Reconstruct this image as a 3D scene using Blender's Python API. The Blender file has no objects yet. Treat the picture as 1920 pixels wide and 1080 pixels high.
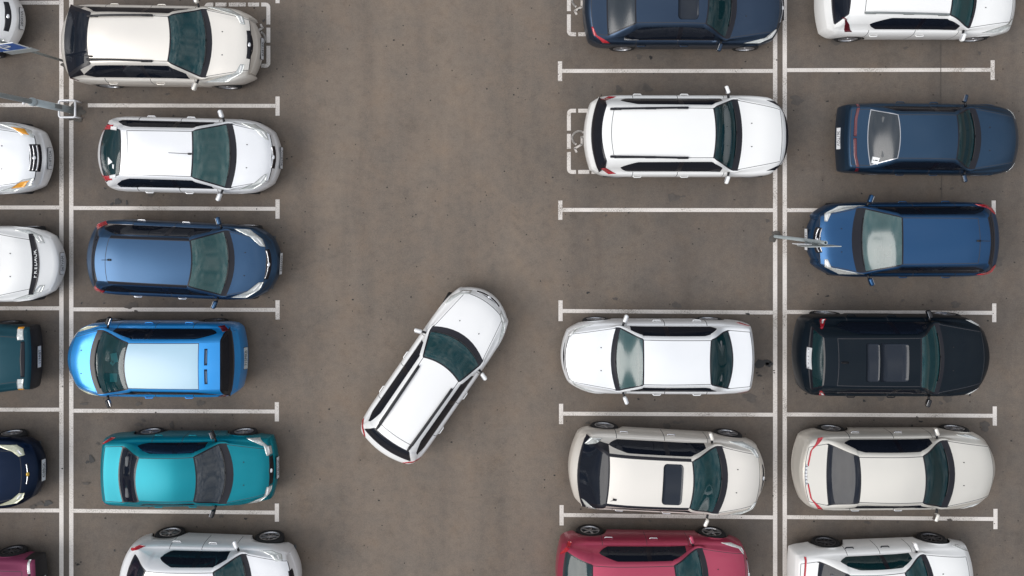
import bpy, bmesh, math, random
from mathutils import Vector, Matrix
from mathutils.bvhtree import BVHTree
random.seed(7)
sc = bpy.context.scene
COL = sc.collection
H = 19.0; PPM = 76.0; NX, NY = 960.0, 380.0      # drone height, ground pixels per metre, nadir

def G(px, py, z=0.0):
    k = (1 - z / H) / PPM
    return Vector(((px - NX) * k, -(py - NY) * k, z))

# ------------------------------------------------------------------ materials
MATS = {}
def nodes(m):
    m.use_nodes = True
    nt = m.node_tree
    return nt, nt.nodes, nt.links, nt.nodes['Principled BSDF']

def mat(name, col, rough=.5, metal=0., coat=0., spec=.5, vary=0.0, scale=6., rvar=0., emis=None):
    if name in MATS: return MATS[name]
    m = bpy.data.materials.new(name); nt, N, L, b = nodes(m)
    b.inputs['Base Color'].default_value = (*col, 1)
    b.inputs['Roughness'].default_value = rough
    b.inputs['Metallic'].default_value = metal
    b.inputs['Coat Weight'].default_value = coat
    b.inputs['Coat Roughness'].default_value = .04 if col[0] > .5 and vary > .1 else .22
    b.inputs['Specular IOR Level'].default_value = spec
    if vary or rvar:
        tc = N.new('ShaderNodeTexCoord'); nz = N.new('ShaderNodeTexNoise')
        nz.inputs['Scale'].default_value = scale; nz.inputs['Detail'].default_value = 6
        L.new(tc.outputs['Object'], nz.inputs['Vector'])
        if vary:
            mx = N.new('ShaderNodeMix'); mx.data_type = 'RGBA'
            mx.inputs[6].default_value = (*[c * (1 - vary) for c in col], 1)
            mx.inputs[7].default_value = (*[min(1, c * (1 + vary)) for c in col], 1)
            L.new(nz.outputs['Fac'], mx.inputs[0]); L.new(mx.outputs[2], b.inputs['Base Color'])
        if rvar:
            mr = N.new('ShaderNodeMapRange')
            mr.inputs['From Min'].default_value = .3; mr.inputs['From Max'].default_value = .7
            mr.inputs['To Min'].default_value = rough - rvar; mr.inputs['To Max'].default_value = rough + rvar
            L.new(nz.outputs['Fac'], mr.inputs['Value']); L.new(mr.outputs[0], b.inputs['Roughness'])
    MATS[name] = m
    return m

def glass_mat(name, tint, through=.55, film=(.02, .10, .10), gloss=1.0, rough=.05):
    """tinted car glass: partly see-through, a thin film of dust and a mirror-like surface"""
    m = bpy.data.materials.new(name); m.use_nodes = True
    nt = m.node_tree; N = nt.nodes; L = nt.links
    N.remove(N['Principled BSDF'])
    out = N['Material Output']
    tr = N.new('ShaderNodeBsdfTransparent'); tr.inputs[0].default_value = (*tint, 1)
    df = N.new('ShaderNodeBsdfDiffuse'); df.inputs[0].default_value = (*film, 1)
    gl = N.new('ShaderNodeBsdfGlossy'); gl.inputs['Roughness'].default_value = rough
    tc = N.new('ShaderNodeTexCoord'); nz = N.new('ShaderNodeTexNoise')
    nz.inputs['Scale'].default_value = 3.5; nz.inputs['Detail'].default_value = 5
    L.new(tc.outputs['Object'], nz.inputs['Vector'])
    mr = N.new('ShaderNodeMapRange')
    mr.inputs['From Min'].default_value = .3; mr.inputs['From Max'].default_value = .7
    mr.inputs['To Min'].default_value = min(1, through + .04); mr.inputs['To Max'].default_value = through - .04
    L.new(nz.outputs['Fac'], mr.inputs['Value'])
    m1 = N.new('ShaderNodeMixShader'); L.new(mr.outputs[0], m1.inputs[0])
    L.new(df.outputs[0], m1.inputs[1]); L.new(tr.outputs[0], m1.inputs[2])
    fr = N.new('ShaderNodeFresnel'); fr.inputs[0].default_value = 1.5
    ml = N.new('ShaderNodeMath'); ml.operation = 'MULTIPLY'; ml.inputs[1].default_value = gloss
    L.new(fr.outputs[0], ml.inputs[0])
    m2 = N.new('ShaderNodeMixShader'); L.new(ml.outputs[0], m2.inputs[0])
    L.new(m1.outputs[0], m2.inputs[1]); L.new(gl.outputs[0], m2.inputs[2])
    L.new(m2.outputs[0], out.inputs['Surface'])
    MATS[name] = m
    return m

TEAL = glass_mat('teal_tinted_glass', (.22, .60, .64), .56, (.012, .098, .110), 1.6)
TEALD = glass_mat('deep_teal_glass', (.18, .52, .56), .62, (.006, .060, .072), 1.4)
TEALL = glass_mat('light_teal_glass', (.26, .60, .60), .48, (.030, .135, .135), 2.0, .12)
PALE = glass_mat('pale_glass', (.40, .72, .70), .45, (.06, .14, .145), 2.0, .15)
SMOKE = glass_mat('smoked_glass', (.05, .06, .075), .12, (.009, .012, .020), .7)
GREENISH = glass_mat('green_tinted_glass', (.16, .38, .36), .45, (.006, .040, .048), 1.2)
CLOUDY = glass_mat('grey_glass', (.26, .30, .34), .35, (.030, .042, .056), 1.4, .2)
GREYW = glass_mat('plain_grey_glass', (.4, .42, .45), .45, (.07, .085, .105), 1.4)
LENS = mat('headlight_lens', (.62, .64, .62), .12, .35, 1., vary=.5, scale=28)
LENS_Y = mat('yellowed_headlight', (.62, .62, .45), .15, .2, 1., vary=.3, scale=20)
RED = mat('red_lens', (.42, .008, .02), .12, 0, 1., vary=.35, scale=18)
DRED = mat('dark_red_lens', (.10, .006, .012), .15, 0, 1., vary=.3, scale=18)
AMBER = mat('amber_lens', (.95, .36, .02), .15, 0, 1., vary=.25, scale=25)
WLENS = mat('clear_lens', (.75, .75, .75), .12, 0, 1.)
BLACK = mat('black_plastic', (.009, .009, .012), .5, 0, 0, vary=.3, scale=20)
GLOSSB = mat('gloss_black', (.006, .006, .011), .30, 0, .25, spec=.25)
SEAM = mat('panel_gap', (.035, .035, .04), .8)
RUBBER = mat('tyre_rubber', (.014, .014, .016), .85, vary=.3, scale=15)
ALLOY = mat('alloy', (.50, .50, .52), .3, .85)
DARKALLOY = mat('dark_alloy', (.13, .13, .14), .35, .8)
CHROME = mat('chrome', (.78, .78, .80), .12, 1.)
UNDER = mat('underbody', (.01, .01, .011), .9)
CABIN = mat('cabin_trim', (.075, .08, .085), .8, vary=.3, scale=8)
SEATM = mat('seat_cloth', (.11, .115, .12), .9, vary=.25, scale=12)
SEATB = mat('seat_beige', (.34, .30, .24), .9, vary=.2, scale=12)
PLATE = mat('plate_white', (.58, .59, .61), .4)
INK = mat('plate_ink', (.02, .02, .025), .6)
PAPER = mat('white_paper', (.8, .82, .82), .7)
GALV = mat('galvanised_steel', (.42, .48, .50), .5, .05, vary=.15, scale=4)
GALVD = mat('weathered_steel', (.22, .24, .24), .6, .3, vary=.2, scale=7)
WHITEM = mat('white_painted_steel', (.78, .78, .80), .4, vary=.06, scale=8)
SIGNBLUE = mat('sign_blue', (.008, .10, .42), .35, vary=.1, scale=5)
SIGNBACK = mat('sign_grey_back', (.42, .45, .45), .5, .3, vary=.12, scale=6)

def paint(name, col, metal=0., rough=.38, coat=.7):
    if max(col) < .4: coat *= .3
    return mat(name, col, rough, metal, coat, spec=(.12 if max(col) < .1 else .22 if max(col) < .4 else .5), vary=.04, scale=.9, rvar=.03)

# ------------------------------------------------------------------ mesh helpers
def link(name, me, parent=None, m=None, smooth=True):
    o = bpy.data.objects.new(name, me); COL.objects.link(o)
    if parent is not None: o.parent = parent
    if m is not None:
        for mm in (m if isinstance(m, (list, tuple)) else [m]): me.materials.append(mm)
    if smooth:
        me.polygons.foreach_set('use_smooth', [True] * len(me.polygons))
    return o

def mesh(name, V, F, parent=None, m=None, smooth=True, mi=None):
    me = bpy.data.meshes.new(name); me.from_pydata([tuple(v) for v in V], [], F); me.validate()
    if mi is not None and len(mi) == len(me.polygons): me.polygons.foreach_set('material_index', mi)
    return link(name, me, parent, m, smooth)

def from_bm(name, bm, parent=None, m=None, smooth=True):
    me = bpy.data.meshes.new(name); bm.to_mesh(me); bm.free()
    return link(name, me, parent, m, smooth)

def rbox(bm, size, M=Matrix.Identity(4), bev=.01, seg=2, taper=None):
    r = bmesh.ops.create_cube(bm, size=1)
    vs = r['verts']
    for v in vs:
        v.co = Vector((v.co.x * size[0], v.co.y * size[1], v.co.z * size[2]))
        if taper and v.co.z > 0: v.co.x *= taper[0]; v.co.y *= taper[1]
    if bev > 0:
        es = list({e for v in vs for e in v.link_edges})
        g = bmesh.ops.bevel(bm, geom=es, offset=bev, segments=seg, affect='EDGES', profile=.5)
        vs = list({v for f in g['faces'] for v in f.verts} | {v for v in vs if v.is_valid})
    for v in vs: v.co = M @ v.co
    return vs

def tube(bm, pts, rad, n=10, caps=True):
    pts = [Vector(p) for p in pts]
    rads = rad if isinstance(rad, (list, tuple)) else [rad] * len(pts)
    rings = []
    up = Vector((0, 0, 1))
    for i, p in enumerate(pts):
        d = (pts[min(i + 1, len(pts) - 1)] - pts[max(i - 1, 0)]).normalized()
        a = d.cross(up)
        if a.length < .1: a = d.cross(Vector((0, 1, 0)))
        a.normalize(); b = d.cross(a).normalized()
        rings.append([bm.verts.new(p + (a * math.cos(t) + b * math.sin(t)) * rads[i])
                      for t in [2 * math.pi * k / n for k in range(n)]])
    for A, B in zip(rings, rings[1:]):
        for k in range(n): bm.faces.new((A[k], A[(k + 1) % n], B[(k + 1) % n], B[k]))
    if caps:
        bm.faces.new(rings[0][::-1]); bm.faces.new(rings[-1])

def lathe(bm, prof, n=28, axis='y'):
    rings = []
    for r, h in prof:
        ring = []
        for k in range(n):
            t = 2 * math.pi * k / n
            ring.append(bm.verts.new((r * math.cos(t), h, r * math.sin(t)) if axis == 'y' else (r * math.cos(t), r * math.sin(t), h)))
        rings.append(ring)
    for A, B in zip(rings, rings[1:]):
        for k in range(n): bm.faces.new((A[k], A[(k + 1) % n], B[(k + 1) % n], B[k]))

def empty(name, loc, rz, label, cat, group=None):
    o = bpy.data.objects.new(name, None); COL.objects.link(o)
    o.location = loc; o.rotation_euler = (0, 0, rz); o.empty_display_size = .3
    o['label'] = label; o['category'] = cat
    if group: o['group'] = group
    return o

def tag(o, label, cat, group=None):
    o['label'] = label; o['category'] = cat
    if group: o['group'] = group
    return o

def text_mesh(txt, size, extr=.002):
    cu = bpy.data.curves.new('lettering', 'FONT'); cu.body = txt; cu.size = size; cu.extrude = extr
    cu.align_x = 'CENTER'; cu.align_y = 'CENTER'; cu.resolution_u = 3
    o = bpy.data.objects.new('lettering', cu); COL.objects.link(o)
    dg = bpy.context.evaluated_depsgraph_get()
    me = bpy.data.meshes.new_from_object(o.evaluated_get(dg))
    bpy.data.objects.remove(o); bpy.data.curves.remove(cu)
    me.materials.clear()
    return me

# ------------------------------------------------------------------ profiles
def pchip(keys):
    keys = sorted(keys); xs = [k[0] for k in keys]; ys = [k[1] for k in keys]; n = len(xs)
    d = [(ys[i + 1] - ys[i]) / max(1e-6, xs[i + 1] - xs[i]) for i in range(n - 1)]
    m = [0.] * n; m[0] = d[0]; m[-1] = d[-1]
    for i in range(1, n - 1):
        if d[i - 1] * d[i] > 0:
            h0 = xs[i] - xs[i - 1]; h1 = xs[i + 1] - xs[i]
            w1 = 2 * h1 + h0; w2 = h1 + 2 * h0
            m[i] = (w1 + w2) / (w1 / d[i - 1] + w2 / d[i])
    def f(x):
        if x <= xs[0]: return ys[0]
        if x >= xs[-1]: return ys[-1]
        i = 0
        while x > xs[i + 1]: i += 1
        h = xs[i + 1] - xs[i]; t = (x - xs[i]) / h
        return ((2 * t**3 - 3 * t**2 + 1) * ys[i] + (t**3 - 2 * t**2 + t) * h * m[i]
                + (-2 * t**3 + 3 * t**2) * ys[i + 1] + (t**3 - t**2) * h * m[i + 1])
    return f

def linear(keys):
    keys = sorted(keys)
    def f(x):
        if x <= keys[0][0]: return keys[0][1]
        for (a, ya), (b, yb) in zip(keys, keys[1:]):
            if x <= b: return ya + (yb - ya) * (x - a) / max(1e-6, b - a)
        return keys[-1][1]
    return f

# ------------------------------------------------------------------ wheels (shared meshes)
def wheel_meshes(spokes, style):
    key = ('wheel', spokes, style)
    if key in MATS: return MATS[key]
    R = .325; W2 = .105
    bm = bmesh.new()
    lathe(bm, [(.20, -W2), (.235, -W2), (R - .035, -W2 - .008), (R - .008, -W2 + .02), (R, -.04), (R, .04), (R - .008, W2 - .02),
               (R - .035, W2 + .008), (.235, W2), (.205, W2 - .01), (.20, .0)], 36)
    ty = bpy.data.meshes.new('tyre'); bm.to_mesh(ty); bm.free(); ty.materials.append(RUBBER)
    bm = bmesh.new()
    lathe(bm, [(.21, W2 - .03), (.222, W2 + .004), (.205, W2 + .006), (.195, W2 - .015), (.19, -.06), (.0001, -.06)], 32)
    for k in range(spokes):
        a = 2 * math.pi * k / spokes
        wd = .95 / spokes * .14 / .14
        rbox(bm, (.165, max(.018, .26 / spokes), .022),
             Matrix.Rotation(a, 4, 'Y') @ Matrix.Translation((.115, W2 - .02, 0)) @ Matrix.Rotation(math.pi / 2, 4, 'X'), .004, 1)
    lathe(bm, [(.055, W2 - .04), (.052, W2 - .002), (.03, W2 + .004), (.0001, W2 + .005)], 16)
    ri = bpy.data.meshes.new('rim'); bm.to_mesh(ri); bm.free(); ri.materials.append(DARKALLOY if style == 'dark' else ALLOY)
    bm = bmesh.new()
    lathe(bm, [(.0001, -.055), (.188, -.055), (.188, -.045), (.0001, -.04)], 24)
    br = bpy.data.meshes.new('brake'); bm.to_mesh(br); bm.free(); br.materials.append(UNDER)
    for me in (ty, ri, br): me.polygons.foreach_set('use_smooth', [True] * len(me.polygons))
    for me in (ri,): me.polygons.foreach_set('use_smooth', [False] * len(me.polygons))
    MATS[key] = (ty, ri, br)
    return MATS[key]

SEAT_ME = {}
def seat_mesh(wide, m):
    key = (wide, m.name)
    if key not in SEAT_ME:
        bm = bmesh.new()
        w = .50 if not wide else 1.22
        rbox(bm, (.50, w, .16), Matrix.Translation((.0, 0, .0)), .05, 3)
        rbox(bm, (.13, w * .95, .62), Matrix.Translation((-.30, 0, .30)) @ Matrix.Rotation(-.28, 4, 'Y'), .05, 3)
        for yy in ([0] if not wide else [-.36, .36]):
            rbox(bm, (.10, .24, .17), Matrix.Translation((-.43, yy, .70)) @ Matrix.Rotation(-.2, 4, 'Y'), .035, 3)
        me = bpy.data.meshes.new('seat'); bm.to_mesh(me); bm.free(); me.materials.append(m)
        me.polygons.foreach_set('use_smooth', [True] * len(me.polygons))
        SEAT_ME[key] = me
    return SEAT_ME[key]

# ------------------------------------------------------------------ THE CAR
def make_car(S):
    dr = S.get('dir', 1)
    PT = S['paint']
    zr = S.get('zr', 1.42); style = S.get('style', 'sedan'); dz = zr - 1.42
    W = S['W']; hw = W / 2 - .05
    # placement ---------------------------------------------------------
    if 'C' in S:                                     # diagonal car: tail and nose points
        A = G(*S['C'][0], .6); B = G(*S['C'][1], .6)
        d = (B - A); L = d.length; ang = math.atan2(d.y, d.x); ctr = (A + B) / 2
    else:
        zt_ = (.76 + dz * .4) if style == 'hatch' else .76      # height of the edge that is seen when an end faces away
        zn_ = .56 + dz * .5
        zN_ = zn_ if (S['N'] - NX) * dr > 0 else .45
        xn = (S['N'] - NX) * (1 - zN_ / H) / PPM
        if 'T' in S:
            zT_ = zt_ if (S['T'] - NX) * dr < 0 else .5
            xt = (S['T'] - NX) * (1 - zT_ / H) / PPM
        else:
            xt = xn - dr * S.get('L', 4.45)
        ang = math.radians(S.get('ang', 0)) + (math.pi if dr < 0 else 0)
        L = abs(xn - xt) / abs(math.cos(ang)); ctr = Vector(((xn + xt) / 2, S['cy'], 0))
    ctr.z = 0
    dv = Vector((math.cos(ang), math.sin(ang), 0))
    def key(name, z, default):
        v = S.get(name)
        if v is None: return L / 2 - default
        if isinstance(v, float): return L / 2 - v
        if isinstance(v, tuple): P = G(v[0], v[1], z)
        else:
            wx = (v - NX) * (1 - z / H) / PPM
            return (wx - ctr.x) / dv.x
        return (P - ctr).dot(dv)
    NXl = L / 2 - .055; TXl = -L / 2 + .055
    zh = S.get('zh', .78 + dz * .8)                     # hood front height
    zcow = S.get('zcow', .98 + dz * .7)
    ztr = S.get('ztr', 1.0)
    hf = min(key('hf', zh, .16), NXl - .05)
    hc = key('hc', zcow, 1.15); wb = key('wb', zcow + .02, 1.27)
    if wb > hc - .03: wb = hc - .03
    wt = key('wt', zr - .05, 1.95)
    rt = key('rt', zr - .05, 3.5 if style == 'sedan' else L - .25)
    zrb = ztr + .02 if style == 'sedan' else S.get('zrb', 1.08 + dz * .5)
    rb = key('rb', zrb, 3.95 if style == 'sedan' else L - .12)
    if style == 'sedan':
        te = max(TXl + .03, key('te', ztr, L - .12))
    else:
        te = TXl + .03
        rb = max(rb, TXl + .07)
    if rt < rb + .05: rt = rb + .05
    sp = key('sp', zr - .03, 0) if S.get('sp') else None
    yr = S.get('yr', .56)
    zb = S.get('zb', .90 + dz * .55)
    # profiles ----------------------------------------------------------
    zN = S.get('zN', .62 + dz * .6); 
    if style == 'sedan':
        zc = pchip([(TXl, ztr - .10), (te, ztr - .01), ((te + rb) / 2, ztr + .012), (rb, ztr + .03), (rt, zr - .05), ((rt + wt) / 2 + .1, zr),
                    (wt, zr - .055), (wb, zcow + .02), (hc, zcow), ((hc + hf) / 2, (zcow + zh) / 2 + .045), (hf, zh), (NXl, zN)])
    else:
        zc = pchip([(TXl, zrb - .16), (rb, zrb), (rt, zr - .06)] + [((rt * .7 + wt * .3), zr)] + [(wt, zr - .055), (wb, zcow + .02), (hc, zcow),
                    ((hc + hf) / 2, (zcow + zh) / 2 + .045), (hf, zh), (NXl, zN)])
    if style == 'sedan':
        zbf = pchip([(TXl, ztr - .14), (te, ztr - .07), (rb, zb + .035), (rt, zb + .03), (wt, zb), (hc, zb - .03), ((hc + hf) / 2, (zb + zh) / 2 - .03), (hf, zh - .08), (NXl, zN - .04)])
    else:
        zbf = pchip([(TXl, zrb - .19), (rb, zb + .07), (rt + .3, zb + .04), (wt, zb), (hc, zb - .03), ((hc + hf) / 2, (zb + zh) / 2 - .03), (hf, zh - .08), (NXl, zN - .04)])
    nw = S.get('nw', .74); tw = S.get('tw', .84)
    wf = pchip([(TXl, hw * tw), (TXl + .10, hw * (tw * .5 + .49)), (TXl + .35, hw * .975), (TXl + .8, hw), (NXl - .95, hw), (NXl - .45, hw * .96),
                (NXl - .15, hw * (nw * .45 + .5)), (NXl, hw * nw)])
    wB = hw - .05
    if style == 'sedan':
        yif = linear([(TXl, wf(TXl) * .80), (te, wf(te) * .84), (rb - .02, hw * .82), (rb, hw * .80), (rt, yr - .06), (wt, yr - .05), (wb, wB - .06), (hc, wB - .06), (hf, hw * .66), (NXl, hw * nw * .8)])
    else:
        yif = linear([(TXl, wf(TXl) * .74), (rb, hw * (.86 if S.get('wrap') else .78)), (rt, yr - (.04 if S.get('wrap') else .07)), (wt, yr - .05), (wb, wB - .06), (hc, wB - .06), (hf, hw * .66), (NXl, hw * nw * .8)])
    rail = linear([(TXl, .05), (rb, .05), (rt, .055), (wt, .05), (wb, .04), (hc, .03), (NXl, .02)])
    gf = linear([(te, 0), (rb, .15 if style == 'sedan' else .8), (rt, 1), (wt, 1), (wb, 0.0)])
    crown = linear([(TXl, .02), (rb, .04), (rt, .05), (wt, .06), (wb, .06), (hc, .045), (NXl, .04)])
    B = S.get('bow', {})
    nb = B.get('N', .22)
    bow = pchip([(TXl, B.get('T', -.13)), (rb, B.get('rb', -.10)), (rt, B.get('rt', -.05)), ((rt + wt) / 2, 0), (wt, B.get('wt', .10)), (wb, B.get('wb', .19)),
                 (hc, B.get('wb', .19) + .01), (hf, B.get('hf', nb * .75)), (NXl, nb)])
    def yq(s, YR): 
        if s > hf: return wf(s)
        if s > hc: t = (s - hc) / (hf - hc); return YR + (wf(s) - YR) * t
        if s < rb: t = min(1, (rb - s) / max(.05, rb - TXl)); return YR + (wf(s) - YR) * t
        return YR
    # doors / side windows ------------------------------------------------
    ax_f = L / 2 - S.get('of', .86); ax_r = -L / 2 + S.get('orr', .84 if style != 'sedan' else .98)
    d0 = wb - .18
    if d0 < ax_f - 1.0: d0 = ax_f - .55
    d0 = min(d0, ax_f - .36)
    d1 = S.get('d1', (d0 + ax_r) / 2 + .08); d2 = ax_r + .22
    gs0 = S.get('gs0', (rt - .12) if style == 'sedan' else rb + .28)
    if 'gs0px' in S: gs0 = key('gs0px', 1.1, 0)
    gs1 = wb - .30
    a0r = S.get('a0r', .5); pin = S.get('pin', .4)
    # row breakpoints ------------------------------------------------------
    zones = [(TXl, 'tail'), (te, 'seamrow'), (te + .014, 'trunk')]
    if style != 'sedan': zones = [(TXl, 'tail'), (rb - .02, 'seamrow')]
    tw_ = S.get('trimw', .032)
    zones += [(rb, 'rtrim'), (rb + tw_, 'rear'), (rt - tw_, 'rtrim')]
    if sp:
        zones += [(rt, 'spoiler'), (sp, 'seamrow'), (sp + .014, 'roof')]
    else:
        zones += [(rt, 'roof')]
    zones += [(wt - .004, 'ftrim'), (wt + .03, 'wind'), (wb - .03, 'cowl'), (hc, 'hood'), (hf, 'seamrow'), (hf + .014, 'nose'), (NXl, 'end')]
    dors = [(-9, ''), (d2, 'gap'), (d2 + .014, 'rd'), (d1, 'gap'), (d1 + .014, 'fd'), (d0 - .014, 'gap'), (d0, '')]
    bps = sorted({round(z[0], 4) for z in zones} | {round(d[0], 4) for d in dors[1:]} | {round(gs0, 4), round(gs1, 4), round(d1 - .05, 4), round(d1 + .06, 4)})
    rows = []
    for a, b in zip(bps, bps[1:]):
        if b - a < .004: continue
        n = max(1, math.ceil((b - a) / .06))
        rows += [a + (b - a) * k / n for k in range(n)]
    rows.append(bps[-1])
    def lookup(tab, s):
        r = tab[0][1]
        for x, t in tab:
            if s >= x - 1e-5: r = t
        return r
    def half(s):
        YI = yif(s); Z = zc(s); c = crown(s); sw = .013
        zn = lookup(zones, s + .001)
        if s <= wt + .03 and s >= rt - .03: sw = .014
        elif rb - .03 <= s <= rt or wt <= s <= hc: sw = tw_ if s < rt + .01 else .032
        YR = YI + sw + rail(s)
        w = wf(s)
        cz = .016 * math.sin(math.pi * (s - hc) / (hf - hc)) if hc < s < hf else 0
        pts = [(YI * f, Z - c * (YI * f / YR) ** 2 + (cz if f == .8 else -cz * .3 if f == .6 else 0)) for f in (0, .2, .4, .6, .8, .93, 1)]
        pts.append((YI + sw, Z - c * ((YI + sw) / YR) ** 2)); 
        g = gf(s)
        zR = Z - c - .018 * g
        pts.append((YR, zR))
        if s > hc: t = min(1, (s - hc) / .3); YB = (wB + .0) * (1 - t) + (YR + (w - YR) * .6) * t
        elif s < rb: t = min(1, (rb - s) / max(.1, (rb - TXl))); YB = wB * (1 - t) + (YR + (w - YR) * .6) * t
        else: YB = wB
        YB = min(YB, w - .02); YB = max(YB, YR + .01)
        zB = min(zbf(s), zR - .004)
        # glass band
        lo, hi = .10, .93
        if s < gs0 + pin:
            t = max(0, (s - gs0)) / pin; t = t ** .7
            lo = a0r + (.10 - a0r) * t; hi = (a0r + .03) + (.93 - a0r - .03) * min(1, t * 1.6 + 0)
        a_s = [lo, lo + (hi - lo) / 3, lo + (hi - lo) * 2 / 3, hi, 1.0]
        for a in a_s:
            bul = .022 * g * math.sin(math.pi * a)
            pts.append((YR + (YB - YR) * a + bul, zR + (zB - zR) * a + bul * .3))
        pts.append(((YB + w) / 2 , zB - .012)); pts.append((w, zB - .035))
        return pts, YR
    nh = 16
    coltag = ['panel'] * 6 + ['pseam', 'rail', 'lo', 'glass', 'glass', 'glass', 'hi', 'sh', 'sh']
    V = []; nr = len(rows); nc = 2 * nh - 1
    for s in rows:
        pts, YR = half(s); q = yq(s, YR); bw = bow(s)
        line = []
        for (y, z) in pts:
            t = min(1.25, y / q)
            line.append((s - bw * min(1, t * t), y, z))
        for (x, y, z) in reversed(line[1:]): V.append((x, -y, z))
        for (x, y, z) in line: V.append((x, y, z))
    faces = {}   # part -> list of faces (indices)
    def add(part, f): faces.setdefault(part, []).append(f)
    wrap = S.get('wrap')
    for i in range(nr - 1):
        sm = (rows[i] + rows[i + 1]) / 2
        zn = lookup(zones, sm); do = lookup(dors, sm)
        for j in range(nc - 1):
            jj = j - (nh - 1)
            side = 'L' if jj >= 0 else 'R'
            h = jj if jj >= 0 else -jj - 1
            ct = coltag[h]
            f = (i * nc + j, (i + 1) * nc + j, (i + 1) * nc + j + 1, i * nc + j + 1)
            p = 'body'
            if ct == 'panel':
                p = {'tail': 'body', 'seamrow': 'seam', 'trunk': 'trunk_lid', 'rtrim': 'trim', 'rear': 'rear_window', 'roof': 'roof', 'spoiler': 'spoiler',
                     'ftrim': 'trim', 'wind': 'windscreen', 'cowl': 'trim', 'hood': 'bonnet', 'nose': 'body', 'end': 'body'}[zn]
            elif ct == 'pseam':
                p = {'trunk': 'seam', 'seamrow': 'seam', 'roof': 'seam', 'spoiler': 'spoiler', 'hood': 'seam', 'rtrim': 'trim', 'rear': 'trim', 'ftrim': 'trim', 'wind': 'trim', 'cowl': 'trim'}.get(zn, 'body')
                if zn == 'seamrow' and sm > hc: p = 'body'
            elif ct == 'rail':
                if zn in ('rear', 'rtrim') and wrap: p = 'trim'
                if S.get('blackrail') and zn == 'roof': p = 'trim'
            elif ct in ('lo', 'glass', 'hi'):
                if zn in ('rear', 'rtrim') and wrap and sm < gs0 and ct != 'hi': p = 'trim'
                if gs0 < sm < gs1:
                    if ct == 'glass':
                        if d1 - .05 < sm < d1 + .06: p = 'trim'
                        elif sm > d1: p = 'window_f' + side
                        else: p = 'window_r' + side
                    elif ct == 'hi' and S.get('chromeline'): p = 'chrome'
                if p == 'body' and ct == 'hi' and do in ('fd', 'rd') and not S.get('chromeline'): p = 'door_' + do + side
            elif ct == 'sh':
                if do == 'gap': p = 'seam'
                elif do in ('fd', 'rd'): p = 'door_' + do + side
            if p == 'trim': p = 'trim_f' if sm > wt - .01 and ct in ('panel', 'pseam') else ('trim_s' + side if ct in ('lo', 'glass', 'hi') else 'trim_q' + side if zn == 'roof' else 'trim_r')
            add(p, f)
    # skirt ----------------------------------------------------------------
    loop = [i * nc + nc - 1 for i in range(nr)]                                 # left side, tail -> nose
    loop += [(nr - 1) * nc + j for j in range(nc - 2, -1, -1)]                   # nose
    loop += [i * nc for i in range(nr - 2, -1, -1)]                              # right side
    loop += [j for j in range(1, nc - 1)]                                        # tail
    n = len(loop); sv = [rows[k // nc] for k in loop]
    Pl = [Vector(V[k]) for k in loop]
    ring0 = loop; rings = [ring0]
    zsill = S.get('zsill', .21 + dz * .12)
    offs = [(.030, .10), (.050, .26), (.052, .50), (.048, .72), (.030, .90), (-.02, 1.0), (-.30, 1.02)]
    nrm = []
    for k in range(n):
        t = (Pl[(k + 1) % n] - Pl[(k - 1) % n]); t.z = 0
        if t.length < 1e-6: t = Vector((1, 0, 0))
        t.normalize(); nrm.append(Vector((-t.y, t.x, 0)))
    for _ in range(3):
        nrm = [(nrm[(k - 1) % n] + nrm[k] * 2 + nrm[(k + 1) % n]).normalized() for k in range(n)]
    Rw = .325 * S.get('wr', 1.0); Ra = Rw + .05
    base = len(V)
    for (o, fz) in offs:
        ring = []
        for k in range(n):
            p = Pl[k] + nrm[k] * o
            fr = fz
            z = Pl[k].z + (zsill - Pl[k].z) * fr
            if p.x > L / 2 - .5 or p.x < -L / 2 + .5: z += .02 * fz
            if abs(p.y) > W * .25:
                for ax in (ax_f, ax_r):
                    dx = p.x - ax
                    if abs(dx) < Ra:
                        za = Rw + math.sqrt(Ra * Ra - dx * dx)
                        if z < za: 
                            z = min(za, Pl[k].z - .06)
            p.z = z
            ring.append(len(V)); V.append(tuple(p))
        rings.append(ring)
    for r in range(len(rings) - 1):
        A, Bq = rings[r], rings[r + 1]
        for k in range(n):
            k2 = (k + 1) % n
            f = (A[k], A[k2], Bq[k2], Bq[k])
            cx = sum(V[a][0] for a in f) / 4; cyy = sum(V[a][1] for a in f) / 4; cz = sum(V[a][2] for a in f) / 4
            sm = (sv[k] + sv[k2]) / 2; do = lookup(dors, sm)
            side = 'L' if cyy > 0 else 'R'
            p = 'body'
            if r >= 5: p = 'under'
            elif abs(cyy) > W * .33 and do and not (cx < -L / 2 + .6):
                if do == 'gap': p = 'seam' if r < 4 else 'body'
                elif r < 5: p = 'door_' + do + side
            if p == 'body' and r >= 1:
                if cx > L / 2 - .36: p = 'front_bumper'
                elif cx < -L / 2 + .30: p = 'rear_bumper'
            if p == 'body' and r >= 4: p = 'sill'
            add(p, f)
    bvh = BVHTree.FromPolygons([Vector(v) for v in V], [f for fs in faces.values() for f in fs])
    # floor
    add('under', None); faces['under'].pop()
    root = empty(S.get('name', 'parked_car'), (ctr.x, ctr.y, 0), ang, S['label'], 'car', S.get('group', 'cars standing in the marked bays'))
    pm = {'body': PT, 'seam': SEAM, 'trim': GLOSSB, 'chrome': CHROME, 'under': UNDER, 'sill': S.get('sillmat', PT)}
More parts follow.
